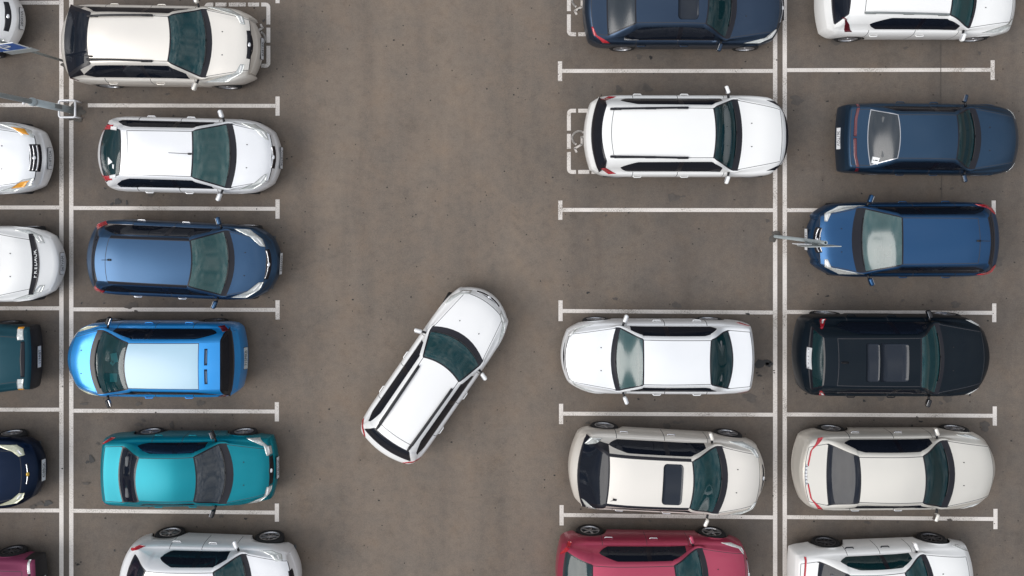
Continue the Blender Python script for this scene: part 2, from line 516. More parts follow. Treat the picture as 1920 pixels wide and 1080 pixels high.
    def build(name, parts, mats, parent, label=None):
        fs = []; mi = []
        for q, p in enumerate(parts):
            for f in faces.get(p, []): fs.append(f); mi.append(mats.index(pm.get(p, mats[0])) if pm.get(p, mats[0]) in mats else 0)
        if not fs: return None
        used = sorted({i for f in fs for i in f}); mp = {u: k for k, u in enumerate(used)}
        me = bpy.data.meshes.new(name)
        me.from_pydata([V[u] for u in used], [], [tuple(mp[i] for i in f) for f in fs])
        for mm in mats: me.materials.append(mm)
        me.polygons.foreach_set('material_index', mi); me.polygons.foreach_set('use_smooth', [True] * len(me.polygons))
        me.update()
        o = bpy.data.objects.new(name, me); COL.objects.link(o); o.parent = parent
        if label: o['label'] = label
        return o
    body = build('body', ['body', 'seam', 'chrome', 'sill'], [PT, SEAM, CHROME] + ([S['sillmat']] if 'sillmat' in S else []), root)
    build('windscreen_surround', ['trim_f'], [GLOSSB], body)
    pm['trim_r'] = S.get('ringmat', GLOSSB)
    build('rear_window_surround', ['trim_r'], [pm['trim_r']], body)
    for q in 'LR':
        build('door_pillar', ['trim_s' + q], [GLOSSB], body); build('roof_strip', ['trim_q' + q], [GLOSSB], body)
    und = build('underbody', ['under'], [UNDER], root)
    build('roof', ['roof'], [S.get('roofpaint', PT)], root, S.get('rooflabel'))
    build('bonnet', ['bonnet'], [PT], root)
    build('trunk_lid', ['trunk_lid'], [PT], root)
    build('spoiler', ['spoiler'], [PT], root)
    build('front_bumper', ['front_bumper'], [S.get('bumpmat', PT)], root)
    build('rear_bumper', ['rear_bumper'], [S.get('bumpmat', PT)], root)
    WG = S.get('wglass', TEAL); RG = S.get('rglass', SMOKE); SG = S.get('sglass', SMOKE)
    build('windscreen', ['windscreen'], [WG], root)
    rw = build('rear_window', ['rear_window'], [RG], root)
    doors = {}
    for sd in 'LR':
        for dd, ww in (('fd', 'f'), ('rd', 'r')):
            dn = build('door', ['door_' + dd + sd], [PT], root); doors[dd + sd] = dn
            build('side_window', ['window_' + ww + sd], [SG], dn or root)
    # --- things laid on the shell ----------------------------------------
    def outline(y, front=True):
        best = None
        y = min(abs(y), W / 2 - .02)
        r = rings[2]
        for k in range(n):
            a = V[r[k]]; b = V[r[(k + 1) % n]]
            if a[1] < -.01 and b[1] < -.01: continue
            if (a[0] > 0) != front: continue
            if min(a[1], b[1]) - 1e-4 <= y <= max(a[1], b[1]) + 1e-4:
                t = 0 if abs(b[1] - a[1]) < 1e-6 else (y - a[1]) / (b[1] - a[1])
                x = a[0] + (b[0] - a[0]) * t
                if best is None or (x > best if front else x < best): best = x
        return best if best is not None else (L / 2 if front else -L / 2)
    def fp(off, yf, side=1, front=True):
        y = yf * W / 2
        x = outline(y, front)
        return (x - off, y * side) if front else (x + off, y * side)
    def top(x, y, lift=.0):
        h = bvh.ray_cast(Vector((x, y, 5)), Vector((0, 0, -1)))
        if h[0] is None or h[0].z < .25:
            h = bvh.find_nearest(Vector((x, y, .75)))
        nn = h[1]
        if nn.z < 0: nn = -nn
        return h[0] + nn * lift
    def patch(name, PA, PB, m, parent, lift=.006, nn=14, mm=4, label=None, smooth=True):
        """ruled patch between two plan polylines, draped on the shell, with a rim"""
        def samp(P, t):
            lens = [math.dist(a, b) for a, b in zip(P, P[1:])]; tot = sum(lens) or 1; d = t * tot
            for (a, b), l in zip(zip(P, P[1:]), lens):
                if d <= l or (a, b) == (P[-2], P[-1]):
                    u = d / l if l else 0; u = min(1, u); return (a[0] + (b[0] - a[0]) * u, a[1] + (b[1] - a[1]) * u)
                d -= l
            return P[-1]
        Vv = []; F = []
        for i in range(nn + 1):
            a = samp(PA, i / nn); b = samp(PB, i / nn)
            for j in range(mm + 1):
                u = j / mm; x = a[0] + (b[0] - a[0]) * u; y = a[1] + (b[1] - a[1]) * u
                Vv.append(top(x, y, lift))
        q = mm + 1
        for i in range(nn):
            for j in range(mm): F.append((i * q + j, (i + 1) * q + j, (i + 1) * q + j + 1, i * q + j + 1))
        # orientation
        a, b, c = Vv[F[0][0]], Vv[F[0][1]], Vv[F[0][2]]
        if (b - a).cross(c - a).z < 0: F = [f[::-1] for f in F]
        rim = [j for j in range(q)] + [i * q + mm for i in range(1, nn + 1)] + [nn * q + j for j in range(mm - 1, -1, -1)] + [i * q for i in range(nn - 1, 0, -1)]
        b0 = len(Vv)
        for r in rim: Vv.append(Vv[r] - Vector((0, 0, lift + .012)))
        for k in range(len(rim)):
            k2 = (k + 1) % len(rim); F.append((rim[k], rim[k2], b0 + k2, b0 + k))
        o = mesh(name, Vv, F, parent, m, smooth)
        if label: o['label'] = label
        return o
    S['_patch'] = patch
    # headlights
    hl = S.get('hl', ([(.05, .52), (.045, .68), (.10, .90)], [(.15, .52), (.26, .70), (.52, .93)]))
    for side in (1, -1):
        o = patch('headlight', [fp(a, b, side) for a, b in hl[0]], [fp(a, b, side) for a, b in hl[1]], S.get('hlmat', LENS), root)
        if 'hl_in' in S:
            h2 = S['hl_in']
            patch('indicator', [fp(a, b, side) for a, b in h2[0]], [fp(a, b, side) for a, b in h2[1]], AMBER, o, .011, 6, 3)
        else:
            c0 = [((a[0] + b[0]) / 2, (a[1] + b[1]) / 2) for a, b in zip(hl[0], hl[1])]
            patch('reflector', [fp(c0[0][0] + .02, c0[0][1] + .03, side), fp(c0[1][0] + .01, c0[1][1], side)],
                  [fp(c0[0][0] - .02, c0[0][1] + .03, side), fp(c0[1][0] - .03, c0[1][1], side)], WLENS, o, .010, 4, 2)
    tl = S.get('tl', ([(.02, .66), (.03, .94)], [(.10, .66), (.30, .95)]))
    for side in (1, -1):
        o = patch('tail_light', [fp(a, b, side, False) for a, b in tl[0]], [fp(a, b, side, False) for a, b in tl[1]], S.get('tlmat', RED), root)
        if 'tl_in' in S:
            h2 = S['tl_in']
            patch('clear_lens', [fp(a, b, side, False) for a, b in h2[0]], [fp(a, b, side, False) for a, b in h2[1]], WLENS, o, .011, 6, 3)
    # grille
    gr = S.get('grille', (.03, .12, .42))
    if gr:
        o0, o1, gy = gr
        ys = [gy * (k / 6 - 1) for k in range(13)]
        gp = patch('grille', [fp(o0, abs(y), 1 if y > 0 else -1) for y in ys], [fp(o1 - (.03 * abs(y) / gy), abs(y) * .97, 1 if y > 0 else -1) for y in ys], GLOSSB, root, .005, 20, 4)
        for q in range(S.get('bars', 1)):
            oo = o0 + (o1 - o0) * (q + .5) / S.get('bars', 1)
            if S.get('bars', 1) == 0: break
            patch('grille_bar', [fp(oo, abs(y) * .93, 1 if y > 0 else -1) for y in ys], [fp(oo + .012, abs(y) * .93, 1 if y > 0 else -1) for y in ys], CHROME, gp, .011, 20, 1)
        if S.get('badge', True):
            oo = (o0 + o1) / 2; cp = fp(oo, 0)
            c3 = top(cp[0], 0, .012)
            bm = bmesh.new()
            bmesh.ops.create_uvsphere(bm, u_segments=14, v_segments=8, radius=.045,
                                      matrix=Matrix.Translation(c3) @ Matrix.Rotation(.5, 4, 'Y') @ Matrix.Diagonal((.8, 1.25, .35, 1)))
            from_bm('badge', bm, gp, S.get('badgemat', CHROME))
    # bumper lower intake, front
    def plate(front, y0=0., tilt=.45, txt=None):
        pr = root
        x = outline(0, front) + (.016 if front else -.016)
        z = .50 if front else S.get('pz', .62)
        sgn = 1 if front else -1
        M = Matrix(((0, -math.sin(tilt) * sgn, math.cos(tilt) * sgn, x), (sgn, 0, 0, y0), (0, math.cos(tilt), math.sin(tilt), z), (0, 0, 0, 1)))
        bm = bmesh.new(); rbox(bm, (.53, .125, .014), M @ Matrix.Translation((0, 0, -.004)), .004, 1)
        o = from_bm('plate_holder', bm, pr, BLACK, False)
        bm = bmesh.new(); rbox(bm, (.51, .105, .006), M @ Matrix.Translation((0, 0, .0075)), .002, 1)
        p = from_bm('number_plate', bm, o, S.get('platemat', PLATE), False)
        me = text_mesh(txt, .105, .001); me.transform(M @ Matrix.Translation((0, -.003, .0125)))
        link('plate_lettering', me, p, INK, False)
    if S.get('fplate'): plate(True, txt=S['fplate'], tilt=S.get('ptilt', .45) * .4)
    if S.get('rplate'): plate(False, txt=S['rplate'], tilt=S.get('ptilt', .55))
    if S.get('plate_on'):
        o0, o1, txt = S['plate_on']
        ys = [-.26, -.13, 0, .13, .26]
        pl = patch('number_plate', [fp(o0, abs(y), 1 if y > 0 else -1, False) for y in ys], [fp(o1, abs(y), 1 if y > 0 else -1, False) for y in ys], PLATE, root, .010, 8, 2)
        for k, ch in enumerate(txt):
            me = text_mesh(ch, .075, .001); y = .215 - k * .43 / (len(txt) - 1)
            p = fp((o0 + o1) / 2, abs(y), 1 if y > 0 else -1, False)
            me.transform(Matrix.Translation(top(p[0], p[1], .0135)) @ Matrix(((0, 1, 0, 0), (-1, 0, 0, 0), (0, 0, 1, 0), (0, 0, 0, 1))))
            link('plate_letter', me, pl, INK, False)
    # wheels
    ty, ri, br = wheel_meshes(S.get('spokes', 7), S.get('rim', 'alloy'))
    for ax in (ax_f, ax_r):
        for side in (1, -1):
            we = bpy.data.objects.new('wheel', None); COL.objects.link(we); we.parent = root
            we.location = (ax, side * (W / 2 - .125), Rw); k = Rw / .325
            st = S.get('steer', 0) if ax == ax_f else 0
            we.rotation_euler = (0, 0, (math.pi if side < 0 else 0) + st); we.scale = (k, 1, k)
            for nm, me in (('tyre', ty), ('rim', ri), ('brake_disc', br)):
                o = bpy.data.objects.new(nm, me); COL.objects.link(o); o.parent = we
    # mirrors
    mx = key('mx', 1.0, 0) if 'mx' in S else wb - B.get('wb', .19) - .10
    for side in (1, -1):
        if S.get('nomirror') == side: continue
        yb = W / 2 - .04; zz = zb + .03
        bm = bmesh.new(); sw = S.get('msweep', .35)
        M = Matrix.Translation((mx - .02, side * (yb + .125), zz + .05)) @ Matrix.Rotation(-side * -sw, 4, 'Z')
        rbox(bm, (.085, .19, .125), M, .035, 3)
        o = from_bm('wing_mirror', bm, root, S.get('mirmat', PT))
        bm = bmesh.new(); tube(bm, [(mx + .03, side * (yb - .05), zz - .02), (mx, side * (yb + .06), zz + .01)], .028, 8)
        from_bm('mirror_arm', bm, o, BLACK)
        bm = bmesh.new(); rbox(bm, (.006, .15, .095), M @ Matrix.Translation((-.046, 0, 0)), .0, 1)
        from_bm('mirror_glass', bm, o, CHROME, False)
    # door handles
    for side, sd in ((1, 'L'), (-1, 'R')):
        for dd, hx in (('fd', d1 + .17), ('rd', d2 + .17)):
            z = zb - .13
            h = bvh.ray_cast(Vector((hx, side * 3, z)), Vector((0, -side, 0)))
            if h[0] is None: continue
            y = h[0].y + side * .014
            bm = bmesh.new()
            tube(bm, [(hx - .10, y - side * .02, z), (hx - .075, y + side * .012, z), (hx + .075, y + side * .012, z), (hx + .10, y - side * .02, z)], .013, 8)
            from_bm('door_handle', bm, doors.get(dd + sd) or root, S.get('handmat', PT))
    # wipers
    for y0, y1 in ((-.52, .08), (.02, .60)):
        c = [(wb - .03 - B.get('wb', .19) * (y / wB) ** 2, y) for y in [y0 + (y1 - y0) * k / 6 for k in range(7)]]
        patch('wiper', c, [(x + .022, y) for x, y in c], BLACK, root, .016, 8, 1)
    # washer jets
    for side in (1, -1):
        x, y = hc + .22, side * .27
        bm = bmesh.new(); rbox(bm, (.03, .022, .012), Matrix.Translation(top(x, y, .004)), .004, 1)
        from_bm('washer_jet', bm, root, BLACK)
    # roof rails
    if 'rails' in S:
        ry, ra, rbk, rm = S['rails']; ra = key('_', 0, 0) if False else ra
        x0 = rt + ra; x1 = wt - rbk
        for side in (1, -1):
            bm = bmesh.new(); pts = []
            for k in range(13):
                t = k / 12; x = x0 + (x1 - x0) * t; y = side * (ry - (.03 * (1 - t)))
                z = top(x, y).z; pts.append((x, y, z + .012 + .035 * min(1, t / .07, (1 - t) / .07)))
            tube(bm, pts, S.get('railr', .024), 8)
            for t in ((0.04, .5, .93) if S.get('feet', 3) == 3 else (.04, .93)):
                x = x0 + (x1 - x0) * t; y = side * (ry - .03 * (1 - t))
                rbox(bm, (.26, .055, .05), Matrix.Translation((x, y, top(x, y).z + .02)), .018, 2)
            from_bm('roof_rail', bm, root, rm)
    # antenna
    if 'ant' in S:
        axx, ay, aL = S['ant']; axx = rt + axx if axx < 1 else wt - (axx - 1)
        p = top(axx, ay)
        bm = bmesh.new(); rbox(bm, (.09, .045, .03), Matrix.Translation(p + Vector((0, 0, .01))), .012, 2)
        tube(bm, [p + Vector((0, 0, .02)), p + Vector((-.3 * aL / .35, 0, .02 + .22 * aL / .35))], .007, 6)
        from_bm('antenna', bm, root, BLACK)
    if 'fin' in S:
        p = top(rt + S['fin'], 0)
        bm = bmesh.new(); vs = rbox(bm, (.2, .06, .05), Matrix.Translation(p + Vector((0, 0, .02))), .02, 2, (.4, .3))
        from_bm('shark_fin_antenna', bm, root, BLACK)
    def rr(xa, xb, hy, r=.07):
        A = [(xa, -hy + r), (xa, hy - r)]
        ys = [-hy, -hy + r * .3, -hy + r, 0, hy - r, hy - r * .3, hy]
        ins = [r, r * .3, 0, 0, 0, r * .3, r]
        return [(xa + i, y) for i, y in zip(ins, ys)], [(xb - i, y) for i, y in zip(ins, ys)]
    if 'sunroof' in S:
        a, b, hy = S['sunroof']; a = key('_s', 0, 0) if False else a
        zt = zr
        xa = ((a - NX) * (1 - zt / H) / PPM - ctr.x) / dv.x; xb = ((b - NX) * (1 - zt / H) / PPM - ctr.x) / dv.x
        PA, PB = rr(min(xa, xb), max(xa, xb), hy)
        patch('sunroof', PA, PB, S.get('sunmat', SUNROOF), root, .008, 24, 6)
    # cabin: floor tub, dashboard, wheel, seats
    bm = bmesh.new()
    xa = max(rb + .1, -L / 2 + .3) ; xb = wb + .1
    rbox(bm, (xb - xa, 2 * wB - .06, .04), Matrix.Translation(((xa + xb) / 2, 0, .36)), 0)
    rbox(bm, (.04, 2 * wB - .06, .45), Matrix.Translation((xb, 0, .58)), 0)
    rbox(bm, (L * .9, W - .5, .03), Matrix.Translation((0, 0, zsill + .015)), 0)
    from_bm('cabin_floor', bm, und, CABIN, False)
    bm = bmesh.new()
    dl = wb - B.get('wb', .19) * .5
    rbox(bm, (.46, 2 * wB - .16, .24), Matrix.Translation((dl - .26, 0, zcow - .19)) @ Matrix.Rotation(.08, 4, 'Y'), .06, 3)
    rbox(bm, (.16, .36, .07), Matrix.Translation((dl - .42, .36, zcow - .06)), .03, 2)
    dash = from_bm('dashboard', bm, root, CABIN)
    bm = bmesh.new()
    M = Matrix.Translation((dl - .68, .36, zcow - .10)) @ Matrix.Rotation(-1.1, 4, 'Y')
    pts = [M @ Vector((.18 * math.cos(2 * math.pi * k / 20), .18 * math.sin(2 * math.pi * k / 20), 0)) for k in range(21)]
    tube(bm, pts, .014, 6, False)
    tube(bm, [M @ Vector((0, -.17, 0)), M @ Vector((0, .17, 0))], .014, 6); tube(bm, [M @ Vector((0, 0, 0)), M @ Vector((-.17, 0, 0))], .014, 6)
    tube(bm, [M @ Vector((0, 0, .0)), M @ Vector((0, 0, -.2))], .03, 8)
    from_bm('steering_wheel', bm, dash, BLACK)
    bm = bmesh.new(); mz = zc(wt + .14) - crown(wt) * .2 - .10
    rbox(bm, (.03, .24, .07), Matrix.Translation((wt + .14 - B.get('wt', .1) * 0, 0, mz)), .01, 1)
    tube(bm, [(wt + .14, 0, mz), (wt + .12, 0, mz + .07)], .012, 6)
    from_bm('rear_view_mirror', bm, root, BLACK)
    sm_ = S.get('seatm', SEATM)
    for sx, sy, wide in ((dl - 1.12, .37, 0), (dl - 1.12, -.37, 0), (max(dl - 1.98, rt + .15), 0, 1)):
        o = bpy.data.objects.new('seat', seat_mesh(wide, sm_)); COL.objects.link(o); o.parent = root; o.location = (sx, sy, (.50 if not wide else .40) + dz * .6)
    # rear shelf
    if style == 'sedan':
        bm = bmesh.new(); rbox(bm, (max(.3, rt - rb), 1.15, .03), Matrix.Translation(((rb + rt) / 2 , 0, ztr - .10)), .01, 1)
        from_bm('rear_shelf', bm, root, CABIN)
    S['_ctx'] = dict(top=top, patch=patch, fp=fp, root=root, rt=rt, wt=wt, wb=wb, rb=rb, hc=hc, hf=hf, L=L, W=W, outline=outline, rr=rr, bow=bow, ctr=ctr, dv=dv, doors=doors)
    return root, S['_ctx']

SUNROOF = mat('sunroof_glass', (.009, .014, .024), .2, 0, .3, spec=.2)
# paints
P_WHITE = paint('white_paint', (.84, .84, .83), 0, .33, .7)
P_WHITE2 = paint('cool_white_paint', (.82, .82, .82), .0, .32, .8)
P_BEIGE = paint('champagne_white_paint', (.79, .745, .68), .4, .36, .7)
P_CHAMP = paint('champagne_paint', (.73, .695, .63), .5, .36, .7)
P_SILVER = paint('silver_paint', (.82, .825, .84), .3, .34, .7)
P_SILVER2 = paint('pale_silver_paint', (.84, .85, .865), .35, .35, .7)
P_BLUE = paint('steel_blue_paint', (.042, .092, .175), .85, .36, .8)
P_BLUE2 = paint('royal_blue_paint', (.024, .080, .185), .85, .36, .8)
P_NAVY = paint('dark_slate_blue_paint', (.034, .056, .095), .85, .34, .8)
P_NAVY2 = paint('navy_paint', (.030, .066, .120), .85, .36, .8)
P_BLACK = paint('blue_black_paint', (.004, .0085, .014), .1, .30, .3)
P_BLACKBLUE = paint('midnight_paint', (.006, .014, .036), .7, .34, .5)
P_SKY = paint('bright_blue_paint', (.01, .28, .72), .5, .34, .8)
P_SKYROOF = paint('pale_blue_roof_paint', (.33, .52, .65), .0, .32, .8)
P_TEAL = paint('teal_paint', (.0, .20, .255), .5, .36, .6)
P_DGREEN = paint('dark_green_blue_paint', (.008, .05, .07), .2, .45, .5)
P_MAROON = paint('faded_burgundy_paint', (.20, .035, .085), .1, .5, .3)
P_MAGENTA = paint('raspberry_paint', (.40, .035, .085), .5, .38, .7)
AMBERCH = mat('gold_badge', (.5, .32, .06), .3, .8)

cars = []
def car(**S): 
    cars.append(S); return make_car(S)

# 1 left column, top left white hatch
car(label='white car at the top left corner, mostly out of view beyond the blue parking sign', N=42, cy=4.42, W=1.76, L=4.4, paint=P_WHITE2, style='hatch', zr=1.5, hf=.34, zN=.66,
    fplate='285KHA', grille=(.10, .21, .40), bars=0, bow={'N': .26}, hl=([(.10, .60), (.08, .74), (.14, .90)], [(.26, .62), (.42, .76), (.62, .92)]), ptilt=.6)
# 2 champagne white wagon
r, c = car(label='champagne white crossover with dark rear glass and black roof rails, beside the parking sign', T=118, N=492, cy=3.72, W=1.86, paint=P_BEIGE, style='hatch', zr=1.64, rb=121, rt=163, wt=318, wb=388, hc=398, hf=470,
    ang=-.6, wrap=True, rglass=SMOKE, rails=(.52, .06, .42, BLACK), feet=2, ant=(.08, -.42, .12), bow={'N': .20, 'hf': .08, 'T': -.16, 'wb': .17, 'wt': .09},
    grille=(.08, .18, .36), bars=0, tl=([(.03, .88), (.05, .95)], [(.05, .88), (.12, .95)]), tlmat=DRED, hl=([(.13, .50), (.11, .70), (.16, .93)], [(.22, .50), (.30, .72), (.62, .95)]), yr=.55, gs0=-1.62, fplate='628TBK', spokes=5)
# 4 silver-white with amber indicators
car(label='silver white sedan on the left with amber front indicators and barred grille', N=95, cy=1.06, W=1.72, L=4.5, paint=P_SILVER2, style='sedan', zr=1.44, hf=.13, hc=1.06, wb=1.16,
    grille=(.07, .25, .38), bars=3, hl=([(.10, .55), (.10, .75), (.16, .92)], [(.30, .60), (.40, .76), (.50, .93)]), hl_in=([(.16, .62), (.20, .80)], [(.30, .66), (.40, .84)]), fplate='218TOA', spokes=6, bow={'N': .16})
# 5 silver hatch
r, c = car(label='silver white hatchback with a white triangle sticker on its rear glass and a short antenna', T=186, N=528, cy=1.12, ang=-1.3, W=1.78, paint=P_SILVER, style='hatch', wglass=TEALL, zr=1.48, rb=188, rt=227, sp=238,
    wt=360, wb=433, hc=444, hf=513, yr=.56, rglass=GREENISH, bow={'rt': .06, 'rb': -.16, 'T': -.2, 'N': .15, 'wt': .05, 'wb': .14}, ant=(1.05, 0, .42), gs0=-1.45, zb=.94,
    tl=([(.03, .60), (.05, .74), (.42, .715)], [(.05, .53), (.10, .60), (.46, .60)]), hl=([(.12, .44), (.10, .66), (.14, .86)], [(.18, .46), (.32, .70), (.44, .88)]), grille=(.06, .12, .30), bars=1, fplate='902BCN', chromeline=True, spokes=9, nw=.66)
CAR5 = c
# 6 white with lettering
r, c = car(label='white saloon on the left with a dark lettered deflector along its bonnet edge', N=118, cy=-1.46, W=1.80, L=4.55, paint=P_WHITE, style='sedan', zr=1.44, hf=.42, hc=1.16, wb=1.28,
    grille=None, bow={'N': .22, 'hf': .20}, hl=([(.17, .55), (.15, .74), (.15, .90)], [(.26, .55), (.30, .74), (.42, .92)]), fplate='067YAM', ptilt=.7)
CAR6 = c
# 7 navy / steel blue hatch
r, c = car(label='steel blue estate with black roof strips and chrome window line, angled in its bay', T=166, N=527, cy=-1.36, ang=-2.7, W=1.79, paint=P_BLUE, style='hatch', wglass=TEALL, zr=1.56, rb=172, rt=177, sp=197, wt=358, wb=430, hc=440, hf=499,
    yr=.55, blackrail=True, chromeline=True, handmat=CHROME, grille=(.12, .22, .40), bars=1, ant=(.36, .0, .14), rglass=SMOKE, bow={'N': .16, 'hf': .13, 'T': -.16, 'rb': -.1, 'rt': -.08},
    hl=([(.17, .46), (.14, .66), (.17, .90)], [(.26, .48), (.36, .72), (.52, .90)]), tl=([(.05, .80), (.08, .95)], [(.28, .72), (.36, .86)]), fplate='446MXN', gs0=-1.75, spokes=5, nw=.62)
# 8 dark green old boxy
car(label='old dark blue green boxy saloon at the left edge with square headlights', N=75, cy=-3.70, W=1.64, L=4.4, paint=P_DGREEN, style='sedan', zr=1.40, hf=.20, hc=1.55, wb=1.65, wt=2.2, nw=.93, tw=.93, bumpmat=BLACK,
    bow={'N': .07, 'hf': .06}, hl=([(.13, .56), (.13, .90)], [(.26, .56), (.26, .90)]), hl_in=([(.135, .86), (.135, .90)], [(.26, .86), (.26, .90)]), grille=(.12, .22, .52), bars=0, badge=False, fplate='119ABT', zh=.86, zN=.80, rim='dark', ptilt=.3)
# 9 bright blue hatch facing left
r, c = car(label='bright blue small hatchback facing left with pale blue roof and slotted spoiler', dir=-1, N=126, T=463, wglass=TEALD, cy=-3.71, W=1.76, paint=P_SKY, roofpaint=P_SKYROOF, style='hatch', zr=1.60, rb=437, rt=412, sp=373, wt=233, wb=177, hc=168, hf=132,
    yr=.555, rglass=SMOKE, wrap=True, bow={'N': .20, 'hf': .18, 'rt': -.02, 'rb': -.08, 'T': -.10, 'wb': .18, 'wt': .08}, zrb=1.06, mirmat=BLACK, rooflabel='pale blue roof panel paler than the bodywork',
    grille=(.025, .06, .40), bars=0, badge=False, hl=([(.04, .55), (.05, .74), (.10, .90)], [(.09, .55), (.14, .74), (.36, .93)]), hlmat=LENS_Y, tl=([(.08, .84), (.10, .95)], [(.20, .82), (.28, .93)]), tlmat=DRED, rplate='715MKB', gs0=-1.7, rim='dark', platemat=SIGNBACK)
CAR9 = c
# 10 midnight blue car
car(label='midnight blue hatchback at the lower left with pale headlights and gold badge', N=83, cy=-6.42, W=1.72, L=4.3, paint=P_BLACKBLUE, style='hatch', zr=1.52, hf=.30, hc=1.35, wb=1.45, grille=(.16, .20, .30), bars=1, badgemat=AMBERCH,
    hl=([(.16, .52), (.14, .68), (.16, .80)], [(.26, .50), (.34, .66), (.55, .84)]), hlmat=LENS_Y, fplate='428BGK', ptilt=.6, bow={'N': .20}, spokes=6)
# 11 teal sedan
r, c = car(label='bright teal saloon with black rear window, below the bright blue hatchback', T=189, N=521, cy=-6.36, W=1.68, paint=P_TEAL, style='sedan', zr=1.40, rb=222, rt=254, wt=367, wb=424, hc=438, hf=508, te=192,
    yr=.545, wglass=GREYW, rglass=SMOKE, bow={'N': .12, 'hf': .08, 'T': -.04, 'rb': -.10, 'rt': -.08, 'wt': .10, 'wb': .20}, mirmat=BLACK, nw=.88, tw=.92, seatm=SEATM,
    hl=([(.05, .44), (.05, .66), (.10, .90)], [(.13, .44), (.14, .70), (.26, .92)]), grille=(.05, .11, .40), bars=0, fplate='378MGK', tl=([(.03, .80), (.05, .95)], [(.08, .80), (.18, .95)]), spokes=9, ztr=.98, gs0=-1.12)
# 12 maroon old
car(label='faded burgundy boxy saloon at the bottom left corner', N=84, cy=-9.22, W=1.62, L=4.2, paint=P_MAROON, style='sedan', zr=1.38, hf=.30, hc=1.5, wb=1.6, wt=2.15, nw=.93, tw=.93, bumpmat=BLACK, bow={'N': .05, 'hf': .04},
    hl=([(.10, .56), (.10, .90)], [(.16, .56), (.16, .90)]), grille=(.10, .18, .55), bars=0, badge=False, fplate='640KET', zh=.86, zN=.82, rim='dark', spokes=8, ptilt=.3)
# 13 silver SUV bottom left
car(label='silver white crossover cut off by the bottom edge, left of the driving lane', T=226, N=566, cy=-8.92, ang=-2.2, W=1.84, paint=P_SILVER, style='hatch', zr=1.64, rb=236, rt=262, wt=402, wb=463, hc=473, hf=545, yr=.58,
    grille=(.07, .16, .40), bars=0, hl=([(.14, .66), (.13, .78), (.16, .88)], [(.28, .66), (.34, .78), (.42, .90)]), tl=([(.06, .82), (.10, .93)], [(.14, .80), (.26, .93)]), bow={'N': .22, 'T': -.2, 'rb': -.2, 'rt': -.12, 'wb': .2}, spokes=9, wr=1.08, gs0=-1.05, of=.84, orr=.92, zsill=.27)

# 14 the moving wagon
r, c = car(name='moving_car', group=None, label='white estate car driving diagonally across the middle of the lane', C=((718.5, 843), (921, 552)), W=1.70, paint=P_WHITE2, style='hatch', wglass=TEAL, zr=1.50, rb=(721, 840), rt=(732, 827), sp=(740, 817), wt=(832, 687), wb=(861, 637), hc=(866, 626), hf=(910, 566),
    yr=.53, railr=.032, rails=(.46, .10, .32, BLACK), feet=0, bow={'N': .26, 'hf': .16, 'T': -.12, 'rb': -.10, 'rt': -.04, 'wt': .14, 'wb': .26}, hl=([(.05, .50), (.05, .72), (.10, .90)], [(.14, .50), (.17, .72), (.32, .92)]),
    grille=(.04, .10, .38), bars=1, tl=([(.015, .62), (.02, .95)], [(.06, .62), (.12, .95)]), steer=.12, gs0=-1.75, nw=.78)
# 15 dark slate sedan top
car(label='dark slate blue saloon with sunroof at the top edge, right of the driving lane', T=1092, N=1470, cy=4.64, W=1.86, paint=P_NAVY, style='sedan', zr=1.44, te=1108, rb=1137, rt=1193, wt=1328, wb=1373, hc=1382, hf=1462, yr=.57, wglass=GREENISH,
    sunroof=(1272, 1311, .45), chromeline=True, handmat=P_NAVY, bow={'N': .20, 'hf': .14, 'T': -.12, 'rb': -.04, 'rt': -.02, 'wb': .16, 'wt': .06}, grille=(.03, .09, .40), rglass=CLOUDY,
    hl=([(.08, .56), (.10, .78), (.14, .92)], [(.14, .58), (.26, .80), (.50, .94)]), tl=([(.11, .56), (.11, .76), (.14, .94)], [(.14, .56), (.18, .78), (.28, .95)]), spokes=5, gs0=-1.50, fplate='530TRP')
# 16 white SUV
r, c = car(label='large white off road vehicle with black roof rails in the accessible bay', T=1093, N=1478, wglass=TEALD, cy=1.57, W=1.92, paint=P_WHITE, style='hatch', zr=1.74, rb=1110, rt=1129, sp=1146, wt=1342, wb=1382, hc=1392, hf=1466, yr=.60,
    rails=(.565, .24, .62, GLOSSB), bow={'N': .05, 'hf': .05, 'T': -.14, 'rb': -.16, 'rt': -.12, 'wt': .05, 'wb': .10}, nw=.52, grille=(.035, .13, .54), bars=0, badge=False, rglass=SMOKE, zh=1.04, zN=.86, zcow=1.16,
    hl=([(.015, .54), (.02, .70), (.05, .84)], [(.06, .54), (.08, .70), (.26, .86)]), hlmat=GLOSSB, tl=([(.18, .82), (.18, .94)], [(.30, .80), (.38, .93)]), gs0=-1.72, wr=1.15, zsill=.32, spokes=6, pz=.9, wrap=True)
# 17 silver sedan facing left
r, c = car(label='pale silver saloon facing left with clouds mirrored in its windscreen', dir=-1, N=1051, T=1415, cy=-3.67, W=1.75, paint=P_SILVER2, style='sedan', zr=1.40, te=1412, rb=1375, rt=1331, wt=1208, wb=1153, hc=1145, hf=1060, yr=.555, wglass=PALE, rglass=GREENISH,
    bow={'N': .14, 'hf': .13, 'T': -.07, 'rb': -.14, 'rt': .04, 'wt': .0, 'wb': .13}, grille=(.045, .075, .45), bars=0, badge=False, hl=([(.07, .56), (.08, .74), (.14, .88)], [(.11, .56), (.15, .74), (.30, .91)]), nw=.70, tw=.88, gs0=-1.35, spokes=7, ztr=.99,
    tl=([(.02, .86), (.03, .95)], [(.05, .86), (.12, .95)]))
